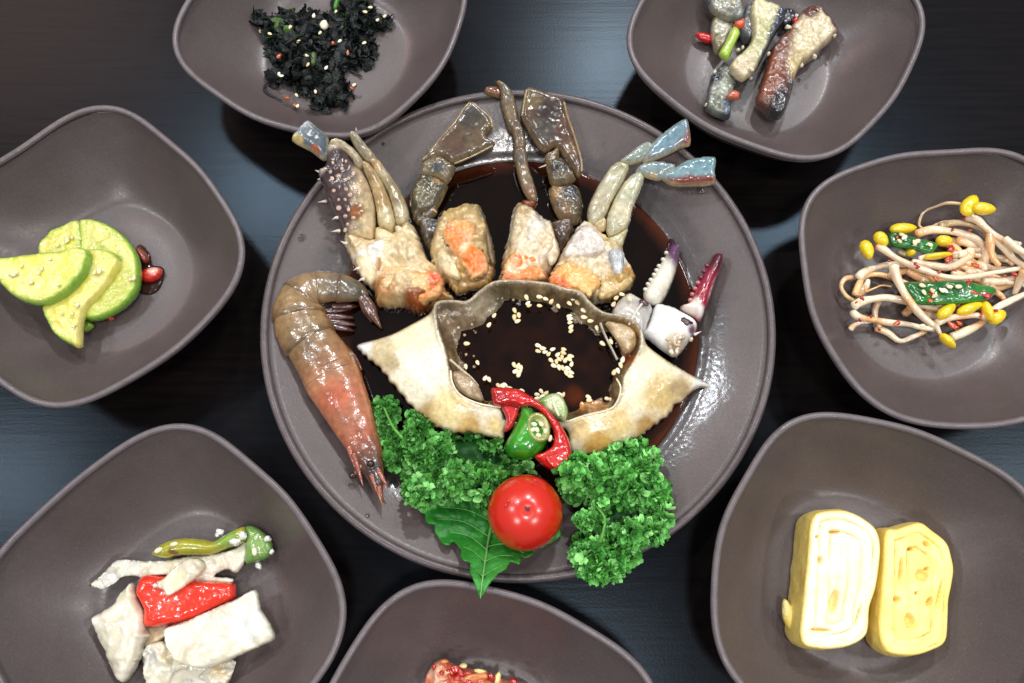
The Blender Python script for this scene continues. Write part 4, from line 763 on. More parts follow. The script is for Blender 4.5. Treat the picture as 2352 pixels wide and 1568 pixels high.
# ---- parsley
def lobe_geo():
    V = []; F = []; n, m_ = 5, 4
    for i in range(m_):
        v = i / (m_ - 1)
        wd = (0.30, 0.80, 1.0, 0.55)[i]
        for j in range(n):
            u = -1 + 2 * j / (n - 1)
            V.append((u * 0.62 * wd, v * 1.0 - 0.16 * abs(u) * (i == 3) + 0.10 * (j % 2) * (i == 3), 0.42 * u * u * wd + 0.55 * v * v - 0.12 * (j % 2)))
    for i in range(m_ - 1):
        for j in range(n - 1): F.append((i * n + j, i * n + j + 1, (i + 1) * n + j + 1, (i + 1) * n + j))
    return np.array(V), np.array(F)
LV, LF = lobe_geo()
def parsley(name, label, outline, zbase, H, n, size, seed, stems, tone=1.0):
    O = catmull(np.array(outline), 4, True); c = O.mean(0)
    t = thing(name, label, 'parsley', tuple(at(c[0], c[1], float(zbase(np.array(c[0]), np.array(c[1]))))), 'curly parsley sprigs')
    rs = np.random.RandomState(seed)
    lo, hi = O.min(0), O.max(0); X = []
    while len(X) < n:
        q = lo + rs.rand(4000, 2) * (hi - lo); q = q[inside(O, q)]; q = q[dist_to(O, q) > 9]; X += list(q)
    X = np.array(X[:n]); d = dist_to(O, X); w = 50.0
    clump = fbm(np.c_[X, 0 * d] * 0.022, seed, 2)
    dome = np.sqrt(1 - (1 - np.clip(d / w, 0, 1)) ** 2)
    z = zbase(X[:, 0], X[:, 1]) + 0.002 + H * dome * (0.62 + 1.15 * clump) - rs.rand(n) * 0.003
    P = atv(X[:, 0], X[:, 1], z)
    # outward lean
    e = 6.0
    def hh(Y):
        dd = dist_to(O, Y); return np.sqrt(1 - (1 - np.clip(dd / w, 0, 1)) ** 2) * (0.62 + 1.15 * fbm(np.c_[Y, 0 * dd] * 0.022, seed, 2))
    gx = (hh(X + [e, 0]) - hh(X - [e, 0])) * H / (2 * e * MPP); gy = (hh(X + [0, e]) - hh(X - [0, e])) * H / (2 * e * MPP)
    Nn = np.stack([-gx, gy, np.ones(n)], 1) + rs.normal(0, 0.5, (n, 3)); Nn[:, 2] = np.abs(Nn[:, 2]) + 0.15; Nn /= np.linalg.norm(Nn, axis=1)[:, None]
    VV = []; FF = []; CC = []; k0 = 0
    cols = [lin((84, 154, 68)), lin((112, 184, 96)), lin((62, 128, 52)), lin((138, 204, 118)), lin((94, 166, 72))]
    for i in range(n):
        zax = Nn[i]; xax = np.cross([0.3, 1, 0.1], zax); xax /= np.linalg.norm(xax); yax = np.cross(zax, xax)
        nl = rs.randint(3, 6); ph = rs.rand() * 6.28; base = cols[rs.randint(len(cols))] * (0.8 + 0.4 * rs.rand()) * tone
        for q in range(nl):
            a = ph + q * 6.283 / nl + rs.normal(0, .25); s = size * rs.uniform(.5, 1.4)
            L = LV * np.array([1, 1, rs.uniform(.5, 1.5)])
            ca, sa = math.cos(a), math.sin(a)
            lx = L[:, 0] * ca - L[:, 1] * sa; ly = L[:, 0] * sa + L[:, 1] * ca
            VV.append(P[i] + s * (lx[:, None] * xax + ly[:, None] * yax + L[:, 2:3] * zax)); FF.append(LF + k0); k0 += len(LV)
            g = np.clip(0.62 + 0.62 * LV[:, 1], 0, 1.3)[:, None]  # highlights put into the colour: lobe tips lighter, bases darker
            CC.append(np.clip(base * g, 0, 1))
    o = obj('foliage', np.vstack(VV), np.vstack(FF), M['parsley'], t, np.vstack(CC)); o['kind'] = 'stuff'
    core = c + (O - c) * 0.90
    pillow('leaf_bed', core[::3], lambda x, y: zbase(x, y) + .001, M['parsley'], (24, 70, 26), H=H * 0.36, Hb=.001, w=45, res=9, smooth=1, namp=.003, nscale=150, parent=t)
    for S in stems:
        tube('stem', [(x, y, float(zbase(np.array(x), np.array(y))) + dzz, r) for x, y, dzz, r in S], M['parsley'], t, (96, 160, 72), seg=7)
    return t
def pz(x, y): return rim_z(x, y) + 0.001
parsley('parsley_sprig', 'small dark parsley sprig between the shrimp head and shell', ZF([(140, 120), (230, 80), (340, 120), (345, 220), (300, 300), (380, 300), (410, 160), (470, 190), (560, 290), (470, 380), (395, 450), (390, 530), (300, 570), (210, 520), (240, 430), (170, 330), (190, 220)]), pz, .014, 260, .0029, 3,
        [[(*ZF([(390, 380)])[0], .012, 4), (*ZF([(300, 280)])[0], .014, 3), (*ZF([(240, 150)])[0], .014, 2)]], 0.9)
parsley('parsley_sprig', 'large curly parsley sprig between the small sprig and the tomato', ZF([(520, 350), (640, 310), (750, 350), (830, 290), (960, 330), (1040, 380), (1060, 480), (1250, 520), (1260, 590), (1100, 620), (1020, 680), (980, 780), (940, 880), (880, 800), (780, 770), (640, 790), (500, 830), (390, 770), (350, 640), (370, 540), (400, 430)]), pz, .019, 600, .0029, 5,
        [[(*ZF([(1060, 580)])[0], .012, 5), (*ZF([(900, 600)])[0], .016, 4), (*ZF([(760, 560)])[0], .018, 3)]], 0.95)
parsley('parsley_sprig', 'large bright curly parsley sprig hanging over the plate edge beside the tomato', ZF([(1380, 600), (1420, 500), (1560, 450), (1700, 470), (1800, 380), (1880, 340), (2000, 370), (2090, 480), (2100, 590), (2180, 690), (2170, 800), (2190, 900), (2140, 1030), (2010, 1080), (1930, 1180), (1830, 1300), (1700, 1330), (1570, 1290), (1500, 1160), (1530, 1020), (1510, 900), (1620, 830), (1480, 790), (1430, 700)]), lambda x, y: pz(x, y) + .001, .021, 960, .0029, 7,
        [[(*ZF([(1400, 640)])[0], .012, 5), (*ZF([(1600, 640)])[0], .020, 4), (*ZF([(1850, 610)])[0], .022, 3)], [(*ZF([(1700, 1060)])[0], .018, 4), (*ZF([(1730, 900)])[0], .02, 3), (*ZF([(1650, 800)])[0], .018, 3)]], 1.15)

# ---- cherry tomato
tz = 0.0395
tom = thing('cherry_tomato', 'glossy red cherry tomato on the green leaf', 'tomato', tuple(at(1206, 1177, 0.022)))
n_, m_ = 48, 64
V = []; tc_ = at(1206, 1177, tz); TR = 0.0172
ax_ = CPOS - tc_; ax_ = ax_ / np.linalg.norm(ax_); ax_ = ax_ + np.array([0.06, 0.10, 0]); ax_ /= np.linalg.norm(ax_)
xa = np.cross([0, 1, 0], ax_); xa /= np.linalg.norm(xa); ya = np.cross(ax_, xa)
for i in range(n_ + 1):
    p_ = math.pi * i / n_
    for j in range(m_):
        q = 2 * math.pi * j / m_; rad = TR * (1 - 0.035 * math.exp(-(p_ / 0.13) ** 2)) * (1 + 0.006 * math.cos(4 * q + 1) * math.sin(p_))
        v = math.sin(p_) * math.cos(q) * xa + math.sin(p_) * math.sin(q) * ya + 0.97 * math.cos(p_) * ax_
        V.append(tc_ + rad * v)
F = [(i * m_ + j, i * m_ + (j + 1) % m_, (i + 1) * m_ + (j + 1) % m_, (i + 1) * m_ + j) for i in range(n_) for j in range(m_)]
F = [f[::-1] for f in F]
obj('flesh', np.array(V), F, M['tomato'], tom, lin((206, 36, 16)))
Vs = []
for (a, b) in [(-.7, -.9), (.8, -.8), (.9, .9), (-.8, .8)]: Vs.append(tc_ + .0013 * (a * xa + b * ya) + ax_ * TR * .950)
Vs.append(tc_ + ax_ * TR * .936)
obj('blossom_scar', np.array(Vs), [(0, 1, 4), (1, 2, 4), (2, 3, 4), (3, 0, 4)], M['tomato'], tom, lin((110, 8, 6)))
for (x, y) in ZF([(1080, 780), (1060, 810), (1255, 640), (1180, 800)]): blob('water_drop', x, y, tz + TR * .88, 3, 3, .0008, 0, M['tomato'], (200, 60, 50), tom)

# ---- chillies on the shell
red = thing('red_chili_strip', 'curved strip of red chilli over the shell edge', 'chilli', tuple(at(1230, 960, 0.036)))
def rz(x, y): return 0.0375 + 0.004 * np.exp(-((x - 1230) ** 2 + (y - 960) ** 2) / 60 ** 2) + 0 * x - 0.004 * np.clip((y - 1030) / 60, 0, 1)
pillow('strip', ZE([(495, 803), (600, 800), (700, 815), (800, 875), (900, 955), (990, 1065), (1050, 1180), (1068, 1290), (1042, 1370), (965, 1402), (900, 1382), (840, 1335), (800, 1285), (875, 1255), (925, 1215), (940, 1150), (922, 1075), (870, 1000), (790, 935), (700, 935), (640, 918), (560, 935), (505, 918), (497, 860)]), rz, M['pepper'], spots((196, 22, 20), [(*ZE([(960, 1330)])[0], 45, (206, 40, 38)), (*ZE([(560, 880)])[0], 36, (170, 12, 16))], seed=111), H=.0028, Hb=.0016, w=14, res=4, namp=.0006, parent=red)
pillow('inner_wall', ZE([(560, 925), (640, 915), (700, 935), (682, 1000), (640, 1090), (585, 1115), (600, 1020)]), .0355, M['pepper'], spots((176, 16, 22), second=(196, 40, 44)), H=.0022, w=14, res=4, parent=red)
pillow('membrane', ZE([(870, 1290), (950, 1250), (1030, 1260), (1050, 1320), (1000, 1375), (930, 1370)]), .0385, M['pepper'], spots((206, 56, 46), second=(190, 30, 28)), H=.0012, namp=.0006, nscale=500, res=4, parent=red)
blob('seed', *ZE([(912, 1160)])[0], .0395, 5, 8, .0014, .2, M['seed'], (230, 200, 150), red)
grn = thing('green_chili_slice', 'glossy green chilli slice with its seeds showing, on the parsley', 'chilli', tuple(at(1200, 1000, 0.034)))
pillow('skin', ZE([(705, 938), (760, 938), (800, 965), (850, 1020), (905, 1090), (908, 1150), (862, 1250), (762, 1315), (640, 1305), (585, 1245), (598, 1190), (650, 1090), (690, 1010)]), .034, M['pepper'], spots((40, 128, 20), [(*ZE([(700, 1100)])[0], 50, (52, 150, 26)), (*ZE([(750, 960)])[0], 20, (66, 150, 44))], seed=114, second=(30, 110, 18)), H=.0085, Hb=.006, res=4, w=40, parent=grn)
cut = pillow('cut_face', ZE([(770, 990), (830, 975), (885, 1010), (912, 1080), (910, 1140), (880, 1180), (820, 1190), (770, 1150), (745, 1090), (748, 1030)]), .0415, M['pepper'], spots((150, 160, 84), [(*ZE([(830, 1080)])[0], 24, (206, 200, 150)), (*ZE([(780, 1050)])[0], 14, (110, 120, 56))], seed=115), H=.0016, w=9, hfun=lambda x, y, d: -.0022 * np.clip((d - 7) / 9, 0, 1), res=3, parent=grn)
for (x, y, a) in [(800, 1060, .3), (820, 1100, 1.2), (790, 1100, -.5), (850, 1060, .8), (830, 1140, .2), (880, 1110, 1.5)]:
    blob('seed', *ZE([(x, y)])[0], .0422, 6.5, 4.8, .0012, a, M['seed'], (230, 214, 168), cut)
g2 = thing('green_chili_slice', 'pale green chilli ring leaning inside the crab shell', 'chilli', tuple(at(1265, 930, 0.033)))
pillow('skin', ZE([(820, 905), (855, 868), (930, 838), (992, 855), (1035, 930), (1040, 990), (1012, 1045), (960, 1015), (880, 965)]), .0365, M['pepper'], spots((150, 176, 110), [(*ZE([(880, 890)])[0], 22, (110, 152, 70)), (*ZE([(1010, 920)])[0], 20, (112, 156, 72)), (*ZE([(950, 930)])[0], 30, (196, 206, 160))], seed=116, second=(176, 196, 136)), H=.004, Hb=.004, res=3.5, w=14, namp=.0016, nscale=450, parent=g2)
tube('rib', [(*ZE([(930, 860)])[0], .0405, 3.5), (*ZE([(945, 930)])[0], .0412, 4), (*ZE([(975, 1000)])[0], .0405, 3.5)], M['pepper'], g2, (214, 220, 180), seg=7)

# ---- sesame seeds
sv = BV.copy(); tpr = 1 - 0.28 * sv[:, 0]; sv = sv * np.c_[np.full(len(sv), 1.0), 0.62 * tpr, 0.36 * tpr]
SEED_ME = []
for k, c in enumerate([(240, 222, 184), (226, 200, 150), (246, 236, 210), (234, 214, 172)]):
    SEED_ME.append(mesh_of('sesame_seed', sv * 0.00165, BF, mat('sesame_seed', rough=0.40, base=c, var=0.16, vscale=900, sss=0.1, sscale=0.001)))
srs = random.Random(77)
def seed_at(x, y, z, ang=None, label='', group='', scale=1.0):
    o = bpy.data.objects.new('sesame_seed', srs.choice(SEED_ME)); link(o)
    o.location = at(x, y, z); a = srs.uniform(0, 6.28) if ang is None else -ang
    o.rotation_euler = (srs.uniform(-.15, .15), srs.uniform(-.2, .2), a); s = scale * srs.uniform(.88, 1.08); o.scale = (s, s, s)
    ORG[o.name] = np.array(o.location)
    return tag(o, label, 'sesame seed', group)
G = 'sesame seeds scattered on the food'
lab = 'sesame seed in the big cluster floating mid sauce in the shell'
for x, y, a in [(828, 500, .4), (862, 520, 0), (828, 540, .3), (878, 546, -.3), (903, 560, -.9), (932, 526, -.4), (1010, 526, .3), (1008, 552, .4), (968, 564, -.8), (998, 584, 1.5), (1022, 604, -1.1), (1060, 576, .1), (1050, 596, .7), (920, 606, .7), (958, 616, 1.4), (978, 598, .7), (1066, 632, -1.2), (940, 644, .4), (976, 656, 1.3), (1002, 660, 1.2), (1038, 662, .3), (1028, 694, 1.3), (1062, 692, .4), (1058, 718, .2)]:
    seed_at(*ZE([(x, y)])[0], .0256, a, lab, G)
for lab, L in [('sesame seed of the small trio floating near the shell top rim', [(660, 250, 1.2), (690, 284, 1.4), (658, 300, 1.5), (682, 326, -.4)]),
               ('sesame seed in the short row floating in the shell sauce', [(1050, 290, -.3), (1055, 310, -.2), (1055, 336, -.3), (1062, 368, -.9), (1062, 396, -.7)]),
               ('sesame seed of the small rosette floating left of the big cluster', [(656, 638, 1.2), (685, 646, -1.2), (704, 660, 1.4), (668, 684, -.4), (694, 690, -.6), (690, 706, -1.1)]),
               ('sesame seed stuck to the inner edge of the crab shell by the crab quarters', [(745, 158, 1.1), (755, 198, -.7), (764, 215, -.4), (838, 153, .1), (882, 168, .3), (922, 186, -1), (838, 216, .1), (972, 220, 1), (1050, 200, .8), (1080, 167, -.2), (1108, 195, .8), (1150, 250, .6), (1155, 298, .1), (1200, 325, 0), (1300, 324, .4), (1246, 376, 1.3)]),
               ('sesame seed on the inner shell wall beside the white claw', [(1286, 486, .6), (1346, 472, 1.1), (1430, 600, -1.3), (1416, 640, 1.3), (1368, 690, -1.2), (1396, 680, 1.2), (1480, 165, 1.1), (1425, 135, .2), (1385, 160, -.8), (1365, 205, -1)]),
               ('sesame seed on the inner shell wall on the shrimp side', [(478, 352, -1), (515, 285, -1), (320, 486, 0), (312, 650, 1.3), (396, 622, 1.1), (450, 732, -1), (478, 742, 1.1)]),
               ('sesame seed at the sauce edge beside the red chilli strip', [(545, 785, .8), (592, 782, .5), (625, 802, .1), (712, 822, .3), (850, 826, .9), (820, 848, .1), (858, 862, -.6), (884, 840, -.8), (822, 878, -.4), (1006, 850, -1.1), (980, 848, .3), (1186, 866, .5), (1192, 890, 0), (1320, 878, .2), (1350, 886, .4), (575, 790, 1.)])]:
    for x, y, a in L:
        zz = .0258
        if 'inner' in lab or 'edge of' in lab: zz = .0300
        if y < 170 and x > 1300: zz = .0335
        seed_at(*ZE([(x, y)])[0], zz, a, lab, G)

# ---- droplets of sauce on the plate rim
for i, (x, y, r) in enumerate([(*ZC([(922, 488)])[0], 11), (*ZC([(1020, 545)])[0], 9), (*ZD([(48, 465)])[0], 8), (*ZD([(462, 1438)])[0], 7), (*ZD([(186, 1190)])[0], 8), (*ZF([(578, 1175)])[0], 7), (*ZF([(125, 880)])[0], 6), (1740, 912, 13), (*ZD([(548, 1535)])[0], 6), (690, 545, 12), (880, 330, 6)]):
    P = at(x, y, .026); q_ = math.hypot(P[0] - PLC[0], P[1] - PLC[1]); z = float(plate_z(q_))
    if q_ > .124: continue
    blob('water_droplet', x, y, z + .0002, r, r * .8, .0006, i, M['drop'], (60, 46, 46), None, label='small clear droplet on the plate rim', cat='droplet', group='droplets on the plate rim', namp=.15, seed=i)
# ================================================================== side dishes
def floor_z(key):
    cx, cy = BOWLC[key]
    def f(x, y):
        P = atv(x, y, 0.012); s = np.hypot(P[..., 0] - cx, P[..., 1] - cy) / BR_
        return bowl_z(np.clip(s, 0, .95))
    return f
def piece(name, outline, z, mt, col, label, cat, group=None, **k):
    return pillow(name, outline, z, M[mt], col, label=label, cat=cat, group=group, **k)

# ---- squash slices
def squash(outline, z, label, H=.0045, seed=1, extra=(), pale=(206, 202, 84), rind_side=None):
    O = np.array(catmull(np.array(outline), 4, True)); c = O.mean(0)
    t = thing('squash_slice', label, 'squash', tuple(at(c[0], c[1], 0.008)), 'squash slices stacked in their bowl')
    def col(V):
        d = dist_to(O, V); base = spots(pale, extra, seed=seed, second=(226, 216, 130), var=.08)(V)
        n = fbm(np.c_[V, 0 * d] * .05, seed, 2)
        w = np.clip(1.2 - (d + 5 * n) / 16.0, 0, 1)
        if rind_side is not None: w = w * rind_side(V)
        w = w[:, None]
        mid = lin((170, 196, 76)); rind = lin((88, 156, 40))
        c_ = base * (1 - w) + mid * w; w2 = np.clip(1.25 - d / 4.5, 0, 1)
        if rind_side is not None: w2 = w2 * rind_side(V)
        return c_ * (1 - w2[:, None]) + rind * w2[:, None]
    pillow('flesh', outline, z, M['squash'], col, H=H, Hb=.004, w=11, res=4.5, namp=.0010, nscale=350, seed=seed, parent=t)
    return t
squash(ZG([(310, 555), (340, 450), (450, 358), (600, 298), (660, 320), (680, 480), (640, 640), (480, 700), (340, 660)]), .0115, 'green edged squash slice at the back under the other slices', seed=121)
s2 = squash(ZG([(632, 320), (660, 288), (760, 290), (900, 350), (1020, 460), (1082, 570), (1102, 690), (1082, 830), (1000, 940), (870, 1030), (720, 1072), (600, 1000), (600, 800), (640, 560)]), .0150, 'large pale green squash slice beside the red chilli bits', seed=122, pale=(188, 190, 84))
squash(ZG([(600, 560), (690, 520), (830, 518), (920, 560), (952, 620), (900, 720), (820, 830), (720, 940), (700, 960), (650, 1080), (640, 1268), (560, 1262), (450, 1190), (378, 1080), (343, 960), (440, 860), (540, 720)]), .0200, 'bent squash slice between the half moon and the large slice', seed=123, pale=(222, 210, 96), rind_side=lambda V: np.clip((930 / 1 - (V[:, 0] * 0 + V[:, 1])) * 0 + (V[:, 0] < 175) * 1.0 + (V[:, 1] < 600) * 1.0, 0, 1))
squash(ZG([(-6, 600), (120, 578), (300, 552), (450, 540), (600, 508), (690, 518), (717, 580), (682, 700), (602, 800), (500, 890), (360, 948), (220, 938), (100, 872), (20, 782), (-10, 700)]), .0262, 'half moon squash slice on top of the stack', seed=124, H=.005, pale=(222, 214, 88), rind_side=lambda V: np.clip((V[:, 1] - 575) / 12 + (V[:, 0] > 190), 0, 1))
rr = random.Random(12)
for i, (x, y, r, z) in enumerate([(770, 680, 30, .0262), (735, 690, 22, .0262), (1040, 735, 26, .0205), (1010, 745, 18, .0205), (100, 705, 34, .0322), (130, 690, 22, .0322), (320, 660, 26, .0322), (240, 770, 20, .0322), (460, 790, 14, .0322), (520, 440, 26, .0172), (560, 420, 18, .0172), (450, 480, 20, .0172), (620, 430, 16, .0205), (600, 940, 24, .0262), (560, 1010, 20, .0262), (570, 1110, 18, .0262), (480, 1010, 16, .0262), (170, 640, 16, .0322), (390, 590, 18, .0322), (300, 700, 14, .0322)]):
    blob('garlic_bit', *ZG([(x, y)])[0], z, r * ZS['G'], r * .7 * ZS['G'], .0009, rr.uniform(0, 3), M['cabbage'], (240, 232, 170), None, namp=.3, crumb=.25, seed=i, label=('crumb of pale minced garlic on the half moon squash slice' if z > .03 else 'crumb of pale minced garlic on the bent squash slice' if z > .025 else 'crumb of pale minced garlic on the large squash slice' if z > .02 else 'crumb of pale minced garlic on the back squash slice'), cat='garlic', group='garlic crumbs on the squash')
pillow('sauce_puddle', ZG([(1060, 500), (1110, 480), (1170, 560), (1180, 630), (1250, 645), (1278, 680), (1250, 800), (1180, 860), (1080, 840), (1060, 700)]), .0072, M['puddle'], (52, 30, 26), H=.0006, w=6, thick=.0008, label='small dark sauce puddle beside the squash', cat='sauce')
piece('chili_bit', ZG([(1100, 690), (1130, 662), (1185, 648), (1250, 655), (1268, 690), (1230, 745), (1160, 770), (1105, 755)]), .0095, 'pepper', spots((196, 30, 24), [(*ZG([(1205, 680)])[0], 14, (236, 180, 160))], seed=126), 'red and white chilli bit in the squash bowl puddle', 'chilli', H=.003)
piece('chili_bit', ZG([(1058, 515), (1095, 500), (1150, 555), (1160, 600), (1120, 625), (1085, 590)]), .0095, 'pepper', spots((120, 40, 30), second=(150, 70, 50), seed=127), 'brownish red chilli bit beside the squash slice edge', 'chilli', H=.003)
piece('chili_bit', ZG([(830, 1045), (870, 1025), (895, 1045), (860, 1070)]), .0100, 'pepper', (206, 60, 40), 'tiny red chilli bit under the large squash slice', 'chilli', H=.002)
piece('squash_bit', ZG([(650, 1080), (700, 1065), (735, 1105), (700, 1140), (650, 1155)]), .010, 'squash', spots((170, 190, 70), second=(130, 176, 50)), 'small squash bit peeking from under the slices', 'squash', H=.003)

# ---- black shredded greens
weed_out = np.array(ZI([(165, 280), (230, 150), (330, 200), (480, 200), (620, 140), (700, 110), (770, 190), (880, 180), (930, 120), (1000, 170), (1060, 190), (1170, 165), (1240, 230), (1300, 240), (1310, 180), (1240, 50), (1250, -60), (1500, -120), (1720, -60), (1790, 100), (1840, 210), (1920, 230), (2000, 210), (2065, 280), (1980, 350), (1800, 400), (1740, 480), (1800, 600), (1830, 720), (1800, 800), (1700, 890), (1560, 900), (1500, 940), (1430, 940), (1440, 1060), (1480, 1150), (1480, 1250), (1440, 1400), (1300, 1390), (1170, 1470), (1010, 1400), (960, 1290), (900, 1240), (830, 1270), (780, 1240), (720, 1150), (640, 1080), (500, 1080), (430, 1100), (400, 1040), (440, 990), (500, 900), (400, 800), (370, 660), (440, 590), (370, 540), (370, 440), (180, 310)]))
wz = floor_z('TL')
grt = thing('shredded_greens', 'heap of blackish green shredded cooked leaves in the bowl', 'greens', tuple(at(*weed_out.mean(0), .008)))
pillow('leaf_mat', (weed_out.mean(0) + (weed_out - weed_out.mean(0)) * .93), lambda x, y: wz(x, y) + .001, M['weed'], (16, 18, 18), H=.0055, Hb=.0008, w=30, res=7, smooth=2, namp=.004, nscale=260, parent=grt)
rs = np.random.RandomState(9)
VV = []; FF = []; CC = []; k0 = 0
lo, hi = weed_out.min(0), weed_out.max(0); n = 0
seeds_ = []
while n < 900:
    q = lo + rs.rand(2) * (hi - lo)
    if not inside(weed_out, q[None])[0]: continue
    n += 1
    d = dist_to(weed_out, q[None])[0]
    zb = float(wz(np.array(q[0]), np.array(q[1]))) + 0.0012 + min(d, 42) / 42 * 0.013 * rs.rand() ** 0.6 * (0.75 + 0.5 * fbm(np.array([[q[0], q[1], 0]]) * .02, 2, 1)[0])
    p0 = at(q[0], q[1], zb); L = rs.uniform(.004, .012) if n % 9 else rs.uniform(.010, .020); w = rs.uniform(.0005, .0024) if n % 6 else rs.uniform(.0024, .0044); m = 8
    a = rs.rand() * 6.28; el = rs.normal(0, .35); tw = rs.rand() * 6.28; pts = [p0]
    for i in range(m):
        a += rs.normal(0, .38); el = el * .7 + rs.normal(0, .35)
        st = pts[-1] + L / m * np.array([math.cos(a) * math.cos(el), math.sin(a) * math.cos(el), math.sin(el)])
        pts.append(st)
    pts = np.array(pts); pts -= (pts.mean(0) - p0); pts[:, 2] = np.maximum(pts[:, 2], zb - .0012 - .3 * (zb - .0075))
    T, N_, B_ = frames(pts); tws = tw + np.cumsum(rs.normal(0, .5, m + 1))
    wd = w * np.sin(np.linspace(.25, math.pi - .15, m + 1))[:, None] * (1 + .3 * rs.rand(m + 1, 1))
    S = N_ * np.cos(tws)[:, None] + B_ * np.sin(tws)[:, None]; U = np.cross(T, S)
    VV.append(np.vstack([pts - S * wd, pts + U * wd * .5, pts + S * wd]))
    for i in range(m):
        FF += [(k0 + i, k0 + i + 1, k0 + m + 2 + i, k0 + m + 1 + i), (k0 + m + 1 + i, k0 + m + 2 + i, k0 + 2 * m + 3 + i, k0 + 2 * m + 2 + i)]
    k0 += 3 * (m + 1)
    base = [(22, 26, 28), (30, 36, 36), (18, 20, 22), (38, 44, 42), (26, 34, 28)][rs.randint(5)]
    if rs.rand() < .02: base = (70, 96, 44)
    CC.append(np.tile(lin(base), (3 * (m + 1), 1)))
obj('leaf_shreds', np.vstack(VV), FF, M['weed'], grt, np.vstack(CC), kind='stuff')
for pts in ([(400, 1110), (360, 1130), (350, 1190), (400, 1250), (480, 1290), (580, 1340)], [(640, 1080), (520, 1090), (430, 1100), (370, 1060)], [(1480, 930), (1560, 970), (1650, 1020)], [(230, 160), (330, 220), (430, 270)], [(170, 285), (300, 310), (420, 330)], [(1940, 320), (2040, 290), (2060, 250)]):
    A = np.array(ZI(pts)); tube('leaf_strand', [(x, y, float(wz(np.array(x), np.array(y))) + .0015, r) for (x, y), r in zip(A, np.interp(np.linspace(0, 1, len(A)), [0, .5, 1], [2.5, 4, 1.5]))], M['weed'], None, (30, 34, 36), flat=.45, label='loose blackish leaf strand straying from the heap of greens', cat='leaf strand', group='loose leaf strands')
for i, (x, y, z) in enumerate([(1005, 205, .016), (290, 412, .009), (420, 448, .011), (690, 360, .018), (1088, 436, .020), (1690, 155, .016), (1858, 262, .012), (1760, 95, .014), (1678, 570, .016), (905, 738, .019), (540, 985, .012), (575, 1010, .012), (1172, 900, .018), (775, 1268, .013), (1028, 1222, .016), (1545, 1130, .011), (790, 1410, .0085), (800, 550, .018), (1955, 210, .0115), (925, 860, .018), (1350, 545, .020), (1300, 150, .016)]):
    seed_at(*ZI([(x, y)])[0], z + .003, None, 'sesame seed on the blackish shredded greens', 'sesame seeds on the greens', 0.85)
for i, (x, y, rx, ry, a, c, z) in enumerate([(545, 750, 52, 26, -1.0, (190, 96, 46), .017), (1262, 575, 24, 30, .3, (196, 84, 40), .022), (1462, 705, 22, 45, 0, (176, 104, 76), .021), (650, 1312, 44, 24, .1, (184, 96, 40), .012), (755, 1408, 50, 32, .6, (176, 110, 70), .010), (1520, 1180, 40, 26, .3, (190, 100, 50), .0115), (860, 590, 40, 26, .3, (130, 76, 40), .020)]):
    blob('chili_flake', *ZI([(x, y)])[0], z, rx * ZS['I'], ry * ZS['I'], .0011, a, M['pepper'], c, None, namp=.35, crumb=.22, seed=i, label='orange brown chilli flake on the blackish greens', cat='chilli flake', group='chilli flakes on the greens')
blob('peanut_half', *ZI([(1145, 335)])[0], .0235, 62 * ZS['I'], 78 * ZS['I'], .0022, 0, M['seed'], (226, 178, 120), None, namp=.25, seed=2, label='pale brown nut piece on top of the blackish greens', cat='nut')
piece('green_stalk', ZI([(960, 720), (1010, 690), (1045, 720), (1030, 850), (980, 890), (955, 830)]), .0195, 'leaf', spots((86, 104, 66), second=(60, 80, 50)), 'short dull green stalk lying in the middle of the greens', 'stalk', H=.002)
piece('green_leaf_bit', ZI([(1290, -20), (1350, -10), (1340, 60), (1300, 130), (1255, 140), (1265, 80)]), .016, 'leaf', spots((70, 130, 50), second=(50, 96, 40)), 'bright green leaf bit at the far edge of the greens', 'leaf', H=.0015)

# ---- eggplant
EG = 'eggplant pieces heaped in their bowl'
def egg_piece(outline, z, col, label, **k):
    k.setdefault('H', .0045); k.setdefault('w', 9); k.setdefault('namp', .0016); k.setdefault('nscale', 330)
    return piece('eggplant_piece', outline, z, 'eggplant', col, label, 'eggplant', EG, res=4, ridge=.0008, **k)
egg_piece(ZJ([(1270, 130), (1340, 120), (1440, 170), (1395, 290), (1300, 335), (1235, 300)]), .012, spots((44, 40, 52), second=(30, 32, 44)), 'small dark eggplant bit behind the two large pieces', H=.004)
egg_piece(ZJ([(300, -40), (500, -60), (700, -40), (790, 150), (745, 245), (600, 258), (420, 175), (340, 60)]), .0185, spots((150, 144, 122), [(*ZJ([(330, 20)])[0], 26, (84, 88, 92)), (*ZJ([(700, 220)])[0], 24, (120, 122, 116))], second=(122, 120, 106), seed=131), 'grey eggplant piece at the far side touching the green onion')
egg_piece(ZJ([(410, 215), (520, 228), (652, 330), (610, 470), (510, 640), (440, 655), (398, 500), (388, 340)]), .0130, spots((158, 146, 104), [(*ZJ([(440, 250)])[0], 24, (120, 100, 56)), (*ZJ([(480, 420)])[0], 30, (170, 168, 150))], second=(136, 128, 98), seed=132), 'short tan eggplant piece beside the red chilli bit')
egg_piece(ZJ([(740, 350), (790, 150), (820, 55), (890, 75), (905, 300), (900, 470), (840, 532), (760, 482)]), .0145, spots((120, 120, 116), second=(88, 92, 96), seed=133), 'dull grey eggplant strip under the long pale piece', H=.005)
